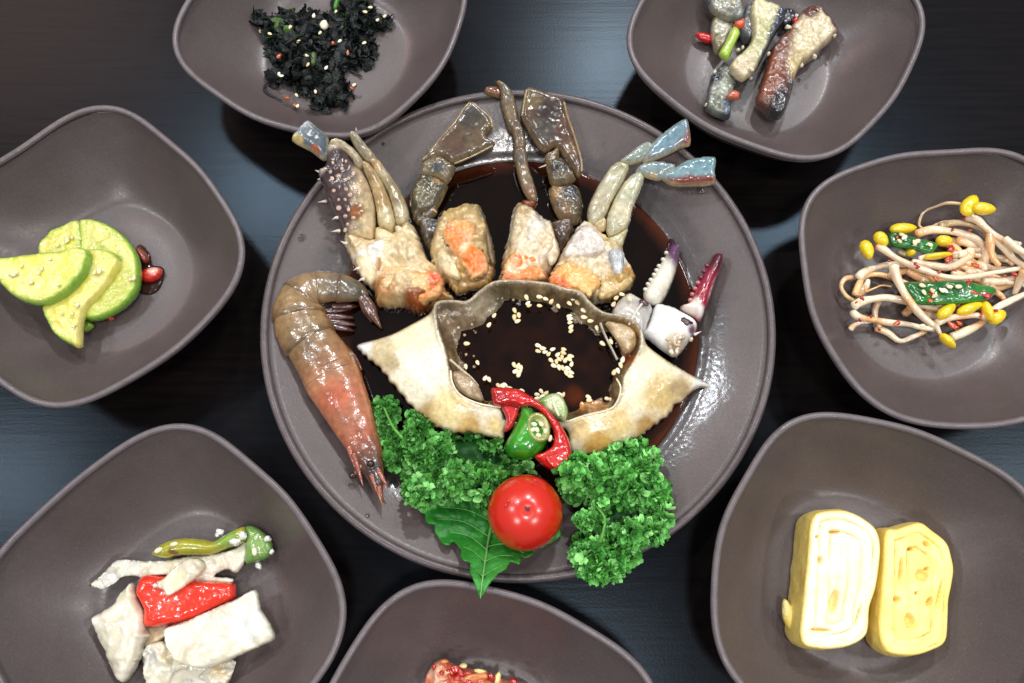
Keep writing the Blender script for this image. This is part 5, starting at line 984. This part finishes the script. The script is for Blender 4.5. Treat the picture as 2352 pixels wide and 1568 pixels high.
egg_piece(ZJ([(395, 920), (480, 830), (560, 778), (650, 900), (742, 990), (665, 1120), (645, 1250), (625, 1442), (540, 1455), (380, 1392), (318, 1292), (365, 1050)]), .0120, spots((56, 62, 74), [(*ZJ([(520, 1130)])[0], 34, (140, 144, 128), 2.6, 1.9), (*ZJ([(590, 1330)])[0], 26, (90, 102, 116)), (*ZJ([(420, 1300)])[0], 26, (104, 108, 92)), (*ZJ([(430, 980)])[0], 24, (28, 32, 46))], second=(40, 44, 56), seed=134), 'dark skinned eggplant piece at the lower end of the heap')
egg_piece(ZJ([(895, 35), (960, -5), (1080, 38), (1262, 118), (1275, 250), (1212, 370), (1102, 560), (1002, 760), (945, 862), (862, 942), (760, 995), (640, 895), (606, 830), (680, 720), (780, 640), (880, 500), (888, 330), (868, 150)]), .0205, spots((188, 180, 140), [(*ZJ([(1210, 290)])[0], 20, (36, 46, 62), 6, 1.05 + .9), (*ZJ([(1060, 640)])[0], 14, (52, 60, 66), 6, 2.0), (*ZJ([(1000, 150)])[0], 40, (206, 196, 156)), (*ZJ([(760, 860)])[0], 40, (198, 182, 150))], warp=4, second=(176, 172, 126), seed=135), 'long pale eggplant strip lying across the heap')
egg_piece(ZJ([(1480, 168), (1560, 125), (1720, 118), (1742, 190), (1842, 290), (1922, 440), (1882, 492), (1742, 600), (1692, 682), (1562, 770), (1462, 850), (1402, 1000), (1372, 1150), (1335, 1262), (1242, 1452), (1100, 1432), (1020, 1352), (928, 1252), (960, 1140), (1020, 960), (1060, 780), (1140, 580), (1280, 420), (1390, 290)]), .0155, spots((112, 66, 48), [(*ZJ([(1640, 420)])[0], 62, (204, 188, 154)), (*ZJ([(1500, 620)])[0], 48, (200, 184, 148)), (*ZJ([(1400, 850)])[0], 26, (184, 164, 116), 1.8, 1.7), (*ZJ([(1180, 1330)])[0], 50, (30, 28, 32)), (*ZJ([(1340, 1130)])[0], 22, (40, 42, 46)), (*ZJ([(1090, 1000)])[0], 34, (122, 66, 44), 2.4, 1.8), (*ZJ([(1560, 200)])[0], 30, (84, 46, 36))], second=(90, 50, 42), seed=136), 'large brown skinned eggplant piece with pale flesh, beside the long strip', H=.0065, w=13)
piece('green_onion_piece', ZJ([(650, 338), (747, 390), (738, 440), (660, 600), (590, 748), (478, 660), (560, 530)]), .0235, 'pepper', spots((152, 186, 62), second=(176, 200, 84)), 'bright green onion piece lying on the eggplant', 'green onion', H=.0035, w=9, smooth=2)
for o_, c_, l_ in ((ZJ([(195, 430), (230, 400), (290, 395), (402, 430), (398, 525), (340, 525), (260, 500)]), (190, 24, 20), 'bright red chilli bit lying left of the eggplant heap'), (ZJ([(655, 275), (730, 250), (790, 222), (802, 320), (720, 348)]), (220, 80, 40), 'orange red chilli bit above the green onion'), (ZJ([(1388, 235), (1440, 208), (1465, 250), (1402, 292)]), (196, 40, 36), 'small red chilli bit by the brown eggplant end'), (ZJ([(570, 1190), (640, 1100), (752, 1130), (735, 1215), (650, 1225)]), (176, 90, 62), 'reddish chilli bit at the dark eggplant piece')):
    piece('chili_bit', o_, .0255 if '730' in str(o_) or 'green onion' in l_ else (.011 if 'left' in l_ else .0205), 'pepper', spots(c_, seed=3), l_, 'chilli', H=.0024)
rr = random.Random(31)
for i, (x, y, r, z) in enumerate([(465, 390, 44, .0195), (1335, 330, 42, .022), (1435, 195, 26, .022), (1095, 655, 28, .0225), (720, 610, 34, .020), (890, 850, 40, .026), (1900, 440, 22, .020), (440, 880, 30, .018), (670, 40, 34, .026), (455, 275, 22, .020), (330, 1280, 24, .014), (880, 960, 22, .018), (1500, 800, 30, .020), (1660, 690, 34, .021), (780, 580, 22, .022)]):
    blob('garlic_bit', *ZJ([(x, y)])[0], z, r * ZS['J'], r * .75 * ZS['J'], .0014, rr.uniform(0, 3), M['cabbage'], (214, 206, 178), None, namp=.3, crumb=.25, seed=i, label='crumb of minced garlic on the eggplant pieces', cat='garlic', group='garlic crumbs on the eggplant')

# ---- soybean sprouts
SG = 'soybean sprouts tangled in their bowl'
sz = floor_z('R')
K_ = ZS['K']
wht, org = (244, 220, 190), (238, 184, 128)
def sprout(pts, r, z, label, col=wht, heads=(), taper=False):
    A = np.array(ZK(pts)); n = len(A)
    zs = [max(z, float(sz(np.array(x), np.array(y))) + r * K_ * MPP) + .0012 * math.sin(i * 1.3 + z * 900) for i, (x, y) in enumerate(A)]
    t = thing('bean_sprout', label, 'bean sprout', tuple(at(A[0][0], A[0][1], zs[0])), SG)
    rr_ = [r * K_ * (0.92 + .12 * math.sin(i * 2.1)) for i in range(n)]
    rr_ = [q * (1.12 - (.55 if taper else .38) * i / (n - 1)) for i, q in enumerate(rr_)]
    rs_ = random.Random(int(r * 7 + z * 1e5)); cols = [tuple(np.clip(np.array(col) * rs_.uniform(.9, 1.06), 0, 255)) if rs_.random() > .22 else (224, 170, 116) for _ in range(max(4, n))]
    tube('stem', [(x, y, q, w_ * 0.98) for (x, y), q, w_ in zip(A, zs, rr_)], M['sprout'], t, seg=10, cols=cols)
    for hx, hy, rx, ry, a in heads:
        x, y = ZK([(hx, hy)])[0]
        blob('cotyledon', x, y, max(z, float(sz(np.array(x), np.array(y)))) + .0024, rx * K_ * 1.12, ry * K_ * 1.12, .0034, a, M['sprout'], (238, 204, 30), t, taper=.2)
    return t
sprout([(600, 530), (650, 560), (750, 630), (870, 690), (1000, 740), (1150, 790), (1300, 805), (1450, 790), (1600, 760), (1850, 720)], 33, .0215, 'long sprout across the top with two open yellow halves', heads=[(510, 565, 85, 52, 1.35), (632, 475, 70, 52, 1.0)])
sprout([(740, 700), (755, 780), (810, 900), (880, 1010), (960, 1110), (1080, 1215)], 42, .0235, 'thick white sprout lying over the end of the long chive')
sprout([(400, 1045), (460, 1010), (560, 985), (680, 975), (820, 1000), (1000, 1045), (1150, 1070)], 40, .0165, 'pale sprout under the thick white sprout')
sprout([(390, 1095), (420, 1130), (500, 1155), (600, 1170), (720, 1190), (850, 1200), (980, 1230), (1085, 1245)], 34, .0145, 'forked pale sprout with a curled root end')
sprout([(370, 1245), (400, 1212), (450, 1190), (540, 1180)], 26, .0125, 'short curled root end at the rim side of the heap')
sprout([(590, 1235), (690, 1275), (790, 1345), (900, 1310), (1010, 1262)], 32, .0105, 'bent sprout lowest on the bowl floor')
sprout([(440, 800), (480, 760), (560, 725), (680, 695), (800, 690), (960, 700)], 38, .0155, 'thick sprout under the long top sprout')
sprout([(385, 800), (320, 815), (290, 880), (330, 955), (400, 1000), (460, 1010)], 24, .0135, 'looped sprout end curling at the heap edge', (232, 196, 150))
sprout([(410, 945), (440, 870), (480, 800), (600, 775), (740, 810), (860, 850)], 30, .0150, 'orange tinted sprout beside the looped end', org)
sprout([(430, 960), (500, 880), (520, 820)], 36, .0125, 'short pale sprout stub inside the loop')
sprout([(1360, 285), (1450, 310), (1520, 370), (1600, 440), (1700, 500), (1800, 570), (1880, 640)], 36, .0185, 'sprout with the tall pair of yellow halves at the heap top', heads=[(1390, 185, 105, 66, -.95), (1510, 215, 95, 52, .15)])
sprout([(1310, 172), (1200, 165), (1100, 195), (1000, 240), (962, 310), (965, 368), (1030, 382), (1110, 345), (1200, 318), (1330, 330), (1450, 365), (1560, 405)], 14, .0150, 'very thin looping sprout root on the bare bowl floor', (220, 190, 150))
sprout([(940, 430), (1060, 395), (1200, 405), (1330, 430), (1450, 480), (1505, 550), (1525, 640), (1510, 740)], 40, .0170, 'thick arched sprout beside the short chive')
sprout([(1140, 360), (1250, 335), (1380, 350), (1500, 400), (1560, 480)], 32, .0145, 'sprout arching along the far side of the heap', (214, 184, 144))
sprout([(1385, 560), (1385, 620), (1300, 680), (1200, 715), (1080, 700), (900, 665)], 42, .0175, 'white sprout hooked round in the heap middle')
sprout([(1560, 420), (1565, 520), (1580, 620), (1640, 700)], 36, .0215, 'orange coated sprout crossing the far end', org)
sprout([(1600, 460), (1700, 560), (1760, 640), (1880, 720)], 40, .0165, 'white sprout running off behind the orange one')
sprout([(1690, 470), (1780, 540), (1900, 620)], 34, .0150, 'sprout at the far outer edge of the heap')
sprout([(1240, 1310), (1350, 1265), (1480, 1195), (1600, 1075), (1720, 1010), (1870, 940)], 40, .0160, 'long sprout along the near side of the heap', heads=[(1620, 1140, 85, 55, -.5)])
sprout([(1110, 1190), (1200, 1150), (1330, 1135), (1460, 1125), (1540, 1160)], 34, .0190, 'sprout under the yellow halves on the near side', heads=[(1190, 1090, 95, 46, -.65), (1390, 1065, 115, 42, -.35), (1540, 1090, 90, 38, 1.35)])
sprout([(1100, 1170), (1110, 1230), (1140, 1290)], 26, .0180, 'short sprout with a long pointed yellow half hanging down', heads=[(1200, 1345, 78, 34, .85)])
sprout([(610, 1010), (580, 1080), (590, 1170), (620, 1230)], 30, .0110, 'sprout standing across under the forked one', (212, 184, 150))
sprout([(830, 1120), (870, 1085), (960, 1060), (1100, 1090), (1200, 1080)], 34, .0125, 'shaded sprout beneath the long chive', (210, 170, 128))
sprout([(1860, 740), (1810, 850), (1770, 945)], 38, .0150, 'pale sprout hanging down at the cut off side')
sprout([(1500, 830), (1650, 835), (1800, 800), (1900, 760)], 38, .0160, 'sprout just behind the long chive end')
sprout([(860, 740), (960, 800), (1100, 830), (1250, 840)], 40, .0150, 'orange stained sprout between long sprout and long chive', (226, 176, 130))
sprout([(1280, 480), (1380, 510), (1460, 560), (1490, 660), (1470, 740)], 40, .0145, 'white sprout inside the thick arched one', (228, 204, 172))
sprout([(1130, 480), (1250, 540), (1330, 600)], 38, .0140, 'stubby sprout with orange seasoning by the yellow half', org, heads=[(1170, 490, 70, 48, 0)])
sprout([(960, 640), (1080, 610), (1300, 590)], 24, .0190, 'thin sprout with a split yellow half', heads=[(1120, 618, 120, 26, -.12)])
sprout([(500, 870), (500, 920), (560, 900), (640, 870), (720, 880)], 12, .0165, 'thin curly root thread near the looped end', (220, 170, 110))
sprout([(780, 580), (840, 600), (900, 590)], 30, .0130, 'sprout stub with small yellow head by the short chive', (196, 186, 140), heads=[(885, 590, 40, 34, 0), (820, 385, 115, 48, -.05)])
rq = random.Random(17)
for k in range(40):      # pale stems filling the middle of the tangle
    x0, y0 = (rq.uniform(700, 1250), rq.uniform(620, 1080)) if k % 2 else (rq.uniform(1150, 1600), rq.uniform(480, 1000)); a0 = rq.uniform(-.5, .7); L_ = rq.uniform(180, 420); P_ = []
    for i in range(6):
        P_.append((x0, y0)); a0 += rq.uniform(-.35, .35); x0 += L_ / 5 * math.cos(a0); y0 += L_ / 5 * math.sin(a0) * .8
    sprout(P_, rq.uniform(28, 38), rq.uniform(.0115, .0165), 'pale sprout stem half buried in the middle of the tangle', rq.choice([wht, (232, 204, 168), (226, 184, 138)]))
for o_, z_, l_, sd in ((ZK([(698, 440), (740, 412), (800, 418), (900, 450), (1050, 490), (1118, 520), (1095, 575), (1030, 605), (900, 565), (760, 548), (702, 505)]), .0185, 'short dark green chive piece sprinkled with sesame among the sprouts', 141), (ZK([(828, 852), (1000, 838), (1300, 828), (1460, 855), (1605, 890), (1592, 960), (1480, 1012), (1200, 1035), (950, 1035), (895, 985)]), .0225, 'long flat green chive piece lying on the sprouts', 142)):
    piece('chive_piece', o_, z_, 'pepper', spots((24, 92, 36), second=(36, 120, 44), seed=sd), l_, 'chive', H=.0022, w=16, res=4, namp=.0008)
rr = random.Random(5)
for x, y in [(790, 490), (830, 460), (810, 435), (945, 490), (918, 505), (1050, 520), (1220, 880), (1295, 880), (1070, 915), (1180, 915), (1150, 910), (985, 1215), (985, 870), (1000, 930), (1090, 960)]:
    seed_at(*ZK([(x, y)])[0], .0262 if y > 700 else .0222, None, 'sesame seed on the long green chive' if y > 700 and y < 1100 else 'sesame seed on a pale sprout below the chive' if y >= 1100 else 'sesame seed on the short green chive', 'sesame seeds on the sprouts', 1.05)
for i, (x, y, r) in enumerate([(765, 460, 20), (930, 690, 24), (945, 715, 20), (1240, 395, 18), (1390, 400, 20), (1210, 640, 50), (1230, 560, 44), (1440, 700, 36), (765, 1195, 32), (545, 1135, 16), (470, 980, 24), (1250, 1215, 44), (1300, 1195, 30), (1430, 935, 40), (1530, 950, 50), (1480, 1125, 26), (1610, 1085, 22), (1770, 775, 28), (1060, 940, 30), (1050, 1000, 26), (615, 1245, 16), (560, 545, 30), (1410, 245, 34), (1340, 290, 26), (1260, 740, 18), (1100, 815, 26), (1570, 610, 24), (1690, 790, 14), (450, 1165, 18), (1380, 850, 30), (1130, 755, 18), (700, 660, 14), (420, 1015, 14)]):
    z = .0245 if 650 < y < 1060 and x > 850 else .021
    blob('chili_flake', *ZK([(x, y)])[0], z, r * K_, r * .62 * K_, .0008, rr.uniform(0, 3), M['pepper'], rr.choice([(186, 44, 24), (206, 84, 40), (170, 30, 28)]), None, namp=.35, crumb=.22, seed=i, label=('red chilli flake on the sprouts at the tall yellow halves' if y < 420 and x > 1200 else 'red chilli flake on or beside the short chive' if x < 1100 and y < 600 else 'red chilli flake in the middle of the sprouts behind the long chive' if y < 830 else 'red chilli flake on the long flat chive' if y < 1040 and 950 < x < 1600 else 'red chilli flake by the yellow halves on the near side' if x > 1150 else 'red chilli flake on the forked pale sprout ends'), cat='chilli flake', group='chilli flakes on the sprouts')

# ---- rolled omelette slices
def omelette(outline, label, zt, seed, layer, holes, top, face):
    O = np.array(catmull(np.array(outline), 5, True)); c = O.mean(0); dm = dist_to(O, c[None])[0]
    t = thing('rolled_omelette', label, 'omelette', tuple(at(c[0], c[1], .0075)))
    def groove(x, y, d):
        X = np.stack([x, y], 1); a = (np.arctan2(y - c[1], x - c[0]) / 6.283) % 1.0
        s = d + layer * a + 2.2 * fbm(np.c_[X, 0 * d] * .03, seed, 2)
        ph = (s / layer) % 1.0; g = np.exp(-((ph - .5) * layer / 1.5) ** 2) * (0.25 + 0.75 * np.clip(1.2 * fbm(np.c_[X, 0 * d] * .02, seed + 5, 2) + .55, 0, 1))
        h = -.0028 * g * (d > 9)
        for (hx, hy, ra, rb, an) in holes:
            ca, sa = math.cos(an), math.sin(an); u = ((x - hx) * ca + (y - hy) * sa) / ra; v = (-(x - hx) * sa + (y - hy) * ca) / rb
            h = h - .0034 * np.exp(-(u * u + v * v) ** 2)
        return h
    # wall from the bowl floor up, top face with the roll lines
    O2, V, F = triang(outline, 3.2, 4); d = dist_to(O2, V); d[d < 1e-4] = 0
    P = atv(V[:, 0], V[:, 1], zt); top_ = P.copy()
    rnd = np.clip(d / 6.0, 0, 1)
    top_[:, 2] += .0010 * np.sqrt(1 - (1 - rnd) ** 2) + groove(V[:, 0], V[:, 1], d) + .0005 * rnd * fbm(P * 300, seed, 3)
    up = np.cross(P[F[:, 1]] - P[F[:, 0]], P[F[:, 2]] - P[F[:, 0]])[:, 2] > 0
    F = np.where(up[:, None], F, F[:, ::-1])
    cf = spots(face, (), second=top, seed=seed, var=.03)(V); w = np.clip(1 - d / 9, 0, 1)[:, None]
    cf = cf * (1 - w) + lin((232, 198, 90)) * w
    gw = np.clip(-groove(V[:, 0], V[:, 1], d) / .0026, 0, 1)[:, None] * .75; cf = cf * (1 - gw) + lin((228, 192, 104)) * gw
    obj('face', top_, F, M['egg'], t, cf)
    R = atv(O2[:, 0], O2[:, 1], zt); n = len(R); cc = R.mean(0); rings = []
    for k, z in enumerate(np.linspace(zt, .0078, 9)):
        q = R.copy(); q[:, 2] = z; bulge = 1 + .035 * math.sin(math.pi * k / 8) if k else 1.0
        q[:, :2] = cc[:2] + (q[:, :2] - cc[:2]) * bulge
        if k: q[:, :2] += .0006 * np.stack([fbm(q * 220, seed + 1, 2), fbm(q * 220, seed + 2, 2)], 1)
        rings.append(q)
    V = np.vstack(rings); F = [(k * n + j, (k + 1) * n + j, (k + 1) * n + (j + 1) % n, k * n + (j + 1) % n) for k in range(8) for j in range(n)]
    C = np.tile(lin((242, 216, 116)), (len(V), 1)); nn = fbm(V * 120, seed + 3, 3)
    C = C * (1 + .06 * nn)[:, None]; w = np.clip(nn * 1.6 - .25, 0, .7)[:, None]; C = C * (1 - w) + lin((222, 176, 76)) * w
    area = sum(R[i][0] * R[(i + 1) % n][1] - R[(i + 1) % n][0] * R[i][1] for i in range(n))
    if area > 0: pass
    else: F = [f[::-1] for f in F]
    obj('skin', V, F, M['egg'], t, np.clip(C, 0, 1))
    return t
m_ = ZS['M']
e1 = omelette(ZM([(492, 228), (560, 190), (700, 178), (800, 198), (900, 250), (992, 330), (1028, 450), (1022, 600), (992, 800), (942, 960), (932, 1110), (905, 1192), (820, 1252), (700, 1288), (550, 1292), (430, 1268), (385, 1180), (398, 1000), (420, 800), (450, 500), (462, 330)]), 'pale yellow rolled omelette slice with a torn flap on its side', .0285, 151, 27, [(*ZM([(660, 352)])[0], 13, 5, 0), (*ZM([(545, 580)])[0], 5, 9, 0), (*ZM([(655, 910)])[0], 9, 28, .2), (*ZM([(550, 1140)])[0], 24, 4, .05), (*ZM([(850, 1020)])[0], 3, 26, .3), (*ZM([(520, 390)])[0], 4, 4, 0)], (250, 238, 196), (252, 244, 214))
pillow('flap', ZM([(255, 890), (300, 920), (360, 1010), (392, 1100), (400, 1200), (330, 1180), (280, 1120), (245, 1040), (240, 950)]), .0150, M['egg'], spots((240, 214, 110), second=(246, 228, 150)), H=.0026, parent=e1)
omelette(ZM([(1070, 352), (1160, 330), (1250, 300), (1355, 280), (1442, 340), (1562, 440), (1602, 560), (1618, 660), (1602, 780), (1578, 900), (1572, 1050), (1552, 1230), (1450, 1300), (1300, 1345), (1130, 1335), (1045, 1270), (1015, 1100), (1030, 900), (1052, 600)]), 'deeper yellow rolled omelette slice with small round holes', .0245, 152, 30, [(*ZM([(1365, 705)])[0], 14, 12, .3), (*ZM([(1265, 1062)])[0], 10, 14, -.3), (*ZM([(1190, 660)])[0], 4, 28, .1), (*ZM([(1270, 490)])[0], 7, 5, 0), (*ZM([(1395, 450)])[0], 8, 5, .6), (*ZM([(1160, 895)])[0], 7, 6, 0), (*ZM([(1420, 915)])[0], 6, 10, .4), (*ZM([(1500, 850)])[0], 3, 34, .25), (*ZM([(1320, 845)])[0], 4, 4, 0), (*ZM([(1400, 650)])[0], 5, 4, 0)], (246, 228, 132), (248, 234, 156))

# ---- pickled cabbage
CG = 'white cabbage pieces in their bowl'
cab = lambda sd, S=(): spots((214, 206, 182), S, second=(230, 224, 206), seed=sd, var=.05)
def cabbage(outline, z, label, sd, S=(), **k):
    k.setdefault('H', .0017); k.setdefault('Hb', .0012); k.setdefault('w', 8); k.setdefault('namp', .0050); k.setdefault('nscale', 62); k.setdefault('ridge', .0016)
    return piece('cabbage_piece', outline, z, 'cabbage', cab(sd, S), label, 'cabbage', CG, seed=sd, res=4.5, jag=.5, **k)
cabbage(ZH([(150, 662), (270, 560), (410, 428), (640, 440), (880, 430), (1060, 395), (1200, 385), (1340, 362), (1500, 320), (1622, 255), (1605, 400), (1560, 500), (1492, 552), (1420, 512), (1300, 582), (1480, 600), (1440, 650), (1250, 640), (1080, 610), (860, 570), (650, 595), (560, 572), (460, 582), (380, 642), (270, 698), (220, 684)]), .0140, 'ragged cabbage strip lying between green chilli and red pepper', 161, [(*ZH([(1400, 430)])[0], 40, (214, 206, 184)), (*ZH([(1000, 500)])[0], 40, (210, 198, 166))], ridge=.002)
piece('red_pepper_piece', ZH([(640, 577), (800, 570), (1000, 590), (1250, 620), (1480, 640), (1508, 700), (1498, 790), (1350, 862), (1200, 942), (1000, 1012), (680, 1052), (662, 900), (620, 800), (588, 720)]), .0150, 'pepper', spots((226, 50, 28), [(*ZH([(900, 800)])[0], 50, (232, 64, 40))], seed=162), 'bright red pepper square among the white cabbage', 'red pepper', H=.0050, w=24, namp=.0012, nscale=110, res=4.5)
cabbage(ZH([(720, 672), (850, 592), (900, 520), (1050, 420), (1180, 418), (1235, 480), (1182, 560), (1092, 632), (880, 762), (830, 700)]), .0225, 'cabbage flap folded over the red pepper', 163, [(*ZH([(950, 620)])[0], 40, (238, 228, 190))], H=.003)
cabbage(ZH([(640, 1060), (760, 1040), (880, 1040), (850, 1150), (710, 1232), (650, 1255)]), .0110, 'small shaded cabbage bit between the two large pieces', 164, [(*ZH([(760, 1120)])[0], 40, (206, 186, 150))], H=.003)
cabbage(ZH([(188, 972), (240, 918), (390, 832), (440, 740), (552, 636), (592, 740), (632, 832), (672, 930), (684, 1080), (718, 1122), (662, 1200), (642, 1300), (582, 1440), (492, 1558), (420, 1542), (350, 1432), (290, 1262), (230, 1130)]), .0150, 'thick kite shaped white cabbage piece', 165, H=.0050, w=20)
cabbage(ZH([(645, 1252), (830, 1180), (960, 1300), (1200, 1420), (1482, 1350), (1490, 1440), (1420, 1600), (1300, 1720), (1000, 1760), (740, 1700), (668, 1500)]), .0130, 'crumpled cabbage piece under the wide flat one', 166, [(*ZH([(900, 1280)])[0], 40, (226, 214, 178)), (*ZH([(740, 1330)])[0], 40, (196, 192, 182)), (*ZH([(1350, 1430)])[0], 30, (220, 200, 160))], ridge=.003, namp=.0055, nscale=110)
cabbage(ZH([(865, 1052), (1000, 1012), (1300, 882), (1500, 792), (1692, 702), (1742, 880), (1832, 1020), (1872, 1130), (1842, 1182), (1642, 1272), (1482, 1345), (1250, 1430), (1000, 1392), (900, 1262), (855, 1150)]), .0190, 'wide flat white cabbage piece below the red pepper', 167, [(*ZH([(1600, 1000)])[0], 60, (226, 228, 222))], H=.003, w=9)
gch = thing('green_chili', 'olive green pickled chilli with a paler open end', 'chilli', tuple(at(420, 1250, .010)))
pillow('pod', ZH([(738, 352), (800, 290), (900, 242), (1050, 220), (1200, 232), (1300, 252), (1380, 210), (1500, 142), (1600, 118), (1612, 230), (1560, 282), (1440, 322), (1270, 382), (1100, 385), (950, 395), (860, 418), (750, 392)]), .0150, M['pepper'], spots((150, 152, 36), [(*ZH([(1450, 220)])[0], 40, (128, 160, 60)), (*ZH([(970, 375)])[0], 14, (110, 84, 30))], second=(166, 158, 40), seed=171), H=.005, parent=gch, res=4)
pillow('open_end', ZH([(1600, 112), (1700, 122), (1790, 190), (1842, 250), (1845, 360), (1780, 422), (1680, 450), (1600, 468), (1592, 330), (1605, 220)]), .0145, M['pepper'], spots((112, 150, 74), [(*ZH([(1720, 280)])[0], 34, (134, 166, 92))], second=(96, 140, 62), seed=172), H=.0042, namp=.0014, nscale=450, parent=gch, res=4)
for i, (x, y, rx, ry, a) in enumerate([(935, 280, 38, 20, -.2), (790, 337, 40, 22, -.5), (1680, 350, 38, 24, 1.4)]): blob('seed', *ZH([(x, y)])[0], .0202, rx * ZS['H'], ry * ZS['H'], .0012, a, M['seed'], (230, 220, 170), gch)
for i, (x, y, r) in enumerate([(1362, 172, 40), (1716, 475, 36), (1340, 195, 26), (1500, 250, 50), (1570, 200, 46), (1840, 350, 26), (1800, 230, 34)]):
    blob('garlic_bit', *ZH([(x, y)])[0], .0185 if i > 2 else .0115, r * ZS['H'], r * .8 * ZS['H'], .0016, i, M['cabbage'], (232, 230, 218), None, namp=.3, crumb=.25, seed=i, label='white garlic crumb beside the olive green chilli', cat='garlic', group='garlic crumbs by the pickled chilli')

# ---- kimchi
kim = thing('kimchi', 'chunk of red seasoned kimchi cabbage', 'kimchi', tuple(at(1010, 1620, .01)))
pillow('leaf_stack', ZN([(640, 790), (638, 735), (680, 660), (720, 622), (772, 608), (850, 648), (920, 668), (1050, 688), (1085, 722), (1200, 752), (1310, 772), (1380, 860), (1350, 1000), (1150, 1080), (850, 1050), (680, 930)]), .0145, M['flesh'], spots((196, 92, 60), [(*ZN([(720, 700)])[0], 36, (226, 172, 142)), (*ZN([(860, 690)])[0], 26, (176, 30, 18)), (*ZN([(660, 770)])[0], 24, (214, 120, 76)), (*ZN([(1120, 750)])[0], 34, (200, 110, 70)), (*ZN([(980, 760)])[0], 26, (190, 60, 30))], second=(190, 70, 40), seed=181), H=.008, w=30, namp=.0035, nscale=260, ridge=.004, parent=kim, res=4)
for (x, y, rx, ry, a) in [(980, 735, 90, 28, -.15), (800, 700, 30, 20, .4), (760, 760, 40, 26, .2), (1010, 690, 40, 14, .1), (900, 655, 26, 16, 0), (1130, 742, 20, 40, .2), (770, 625, 30, 14, 0)]:
    blob('leaf_rib', *ZN([(x, y)])[0], .0205, rx * ZS['N'], ry * ZS['N'], .0014, a, M['flesh'], random.Random(x).choice([(222, 190, 120), (206, 120, 60), (226, 206, 140)]), kim, namp=.3, seed=x)
for i, (x, y, r) in enumerate([(850, 680, 34), (880, 700, 26), (750, 710, 22), (800, 685, 16), (1090, 730, 26), (700, 660, 18), (930, 770, 30), (1240, 765, 26)]):
    blob('chili_flake', *ZN([(x, y)])[0], .0212, r * ZS['N'], r * .7 * ZS['N'], .0009, i, M['pepper'], (176, 30, 20), kim, namp=.35, crumb=.22, seed=i)
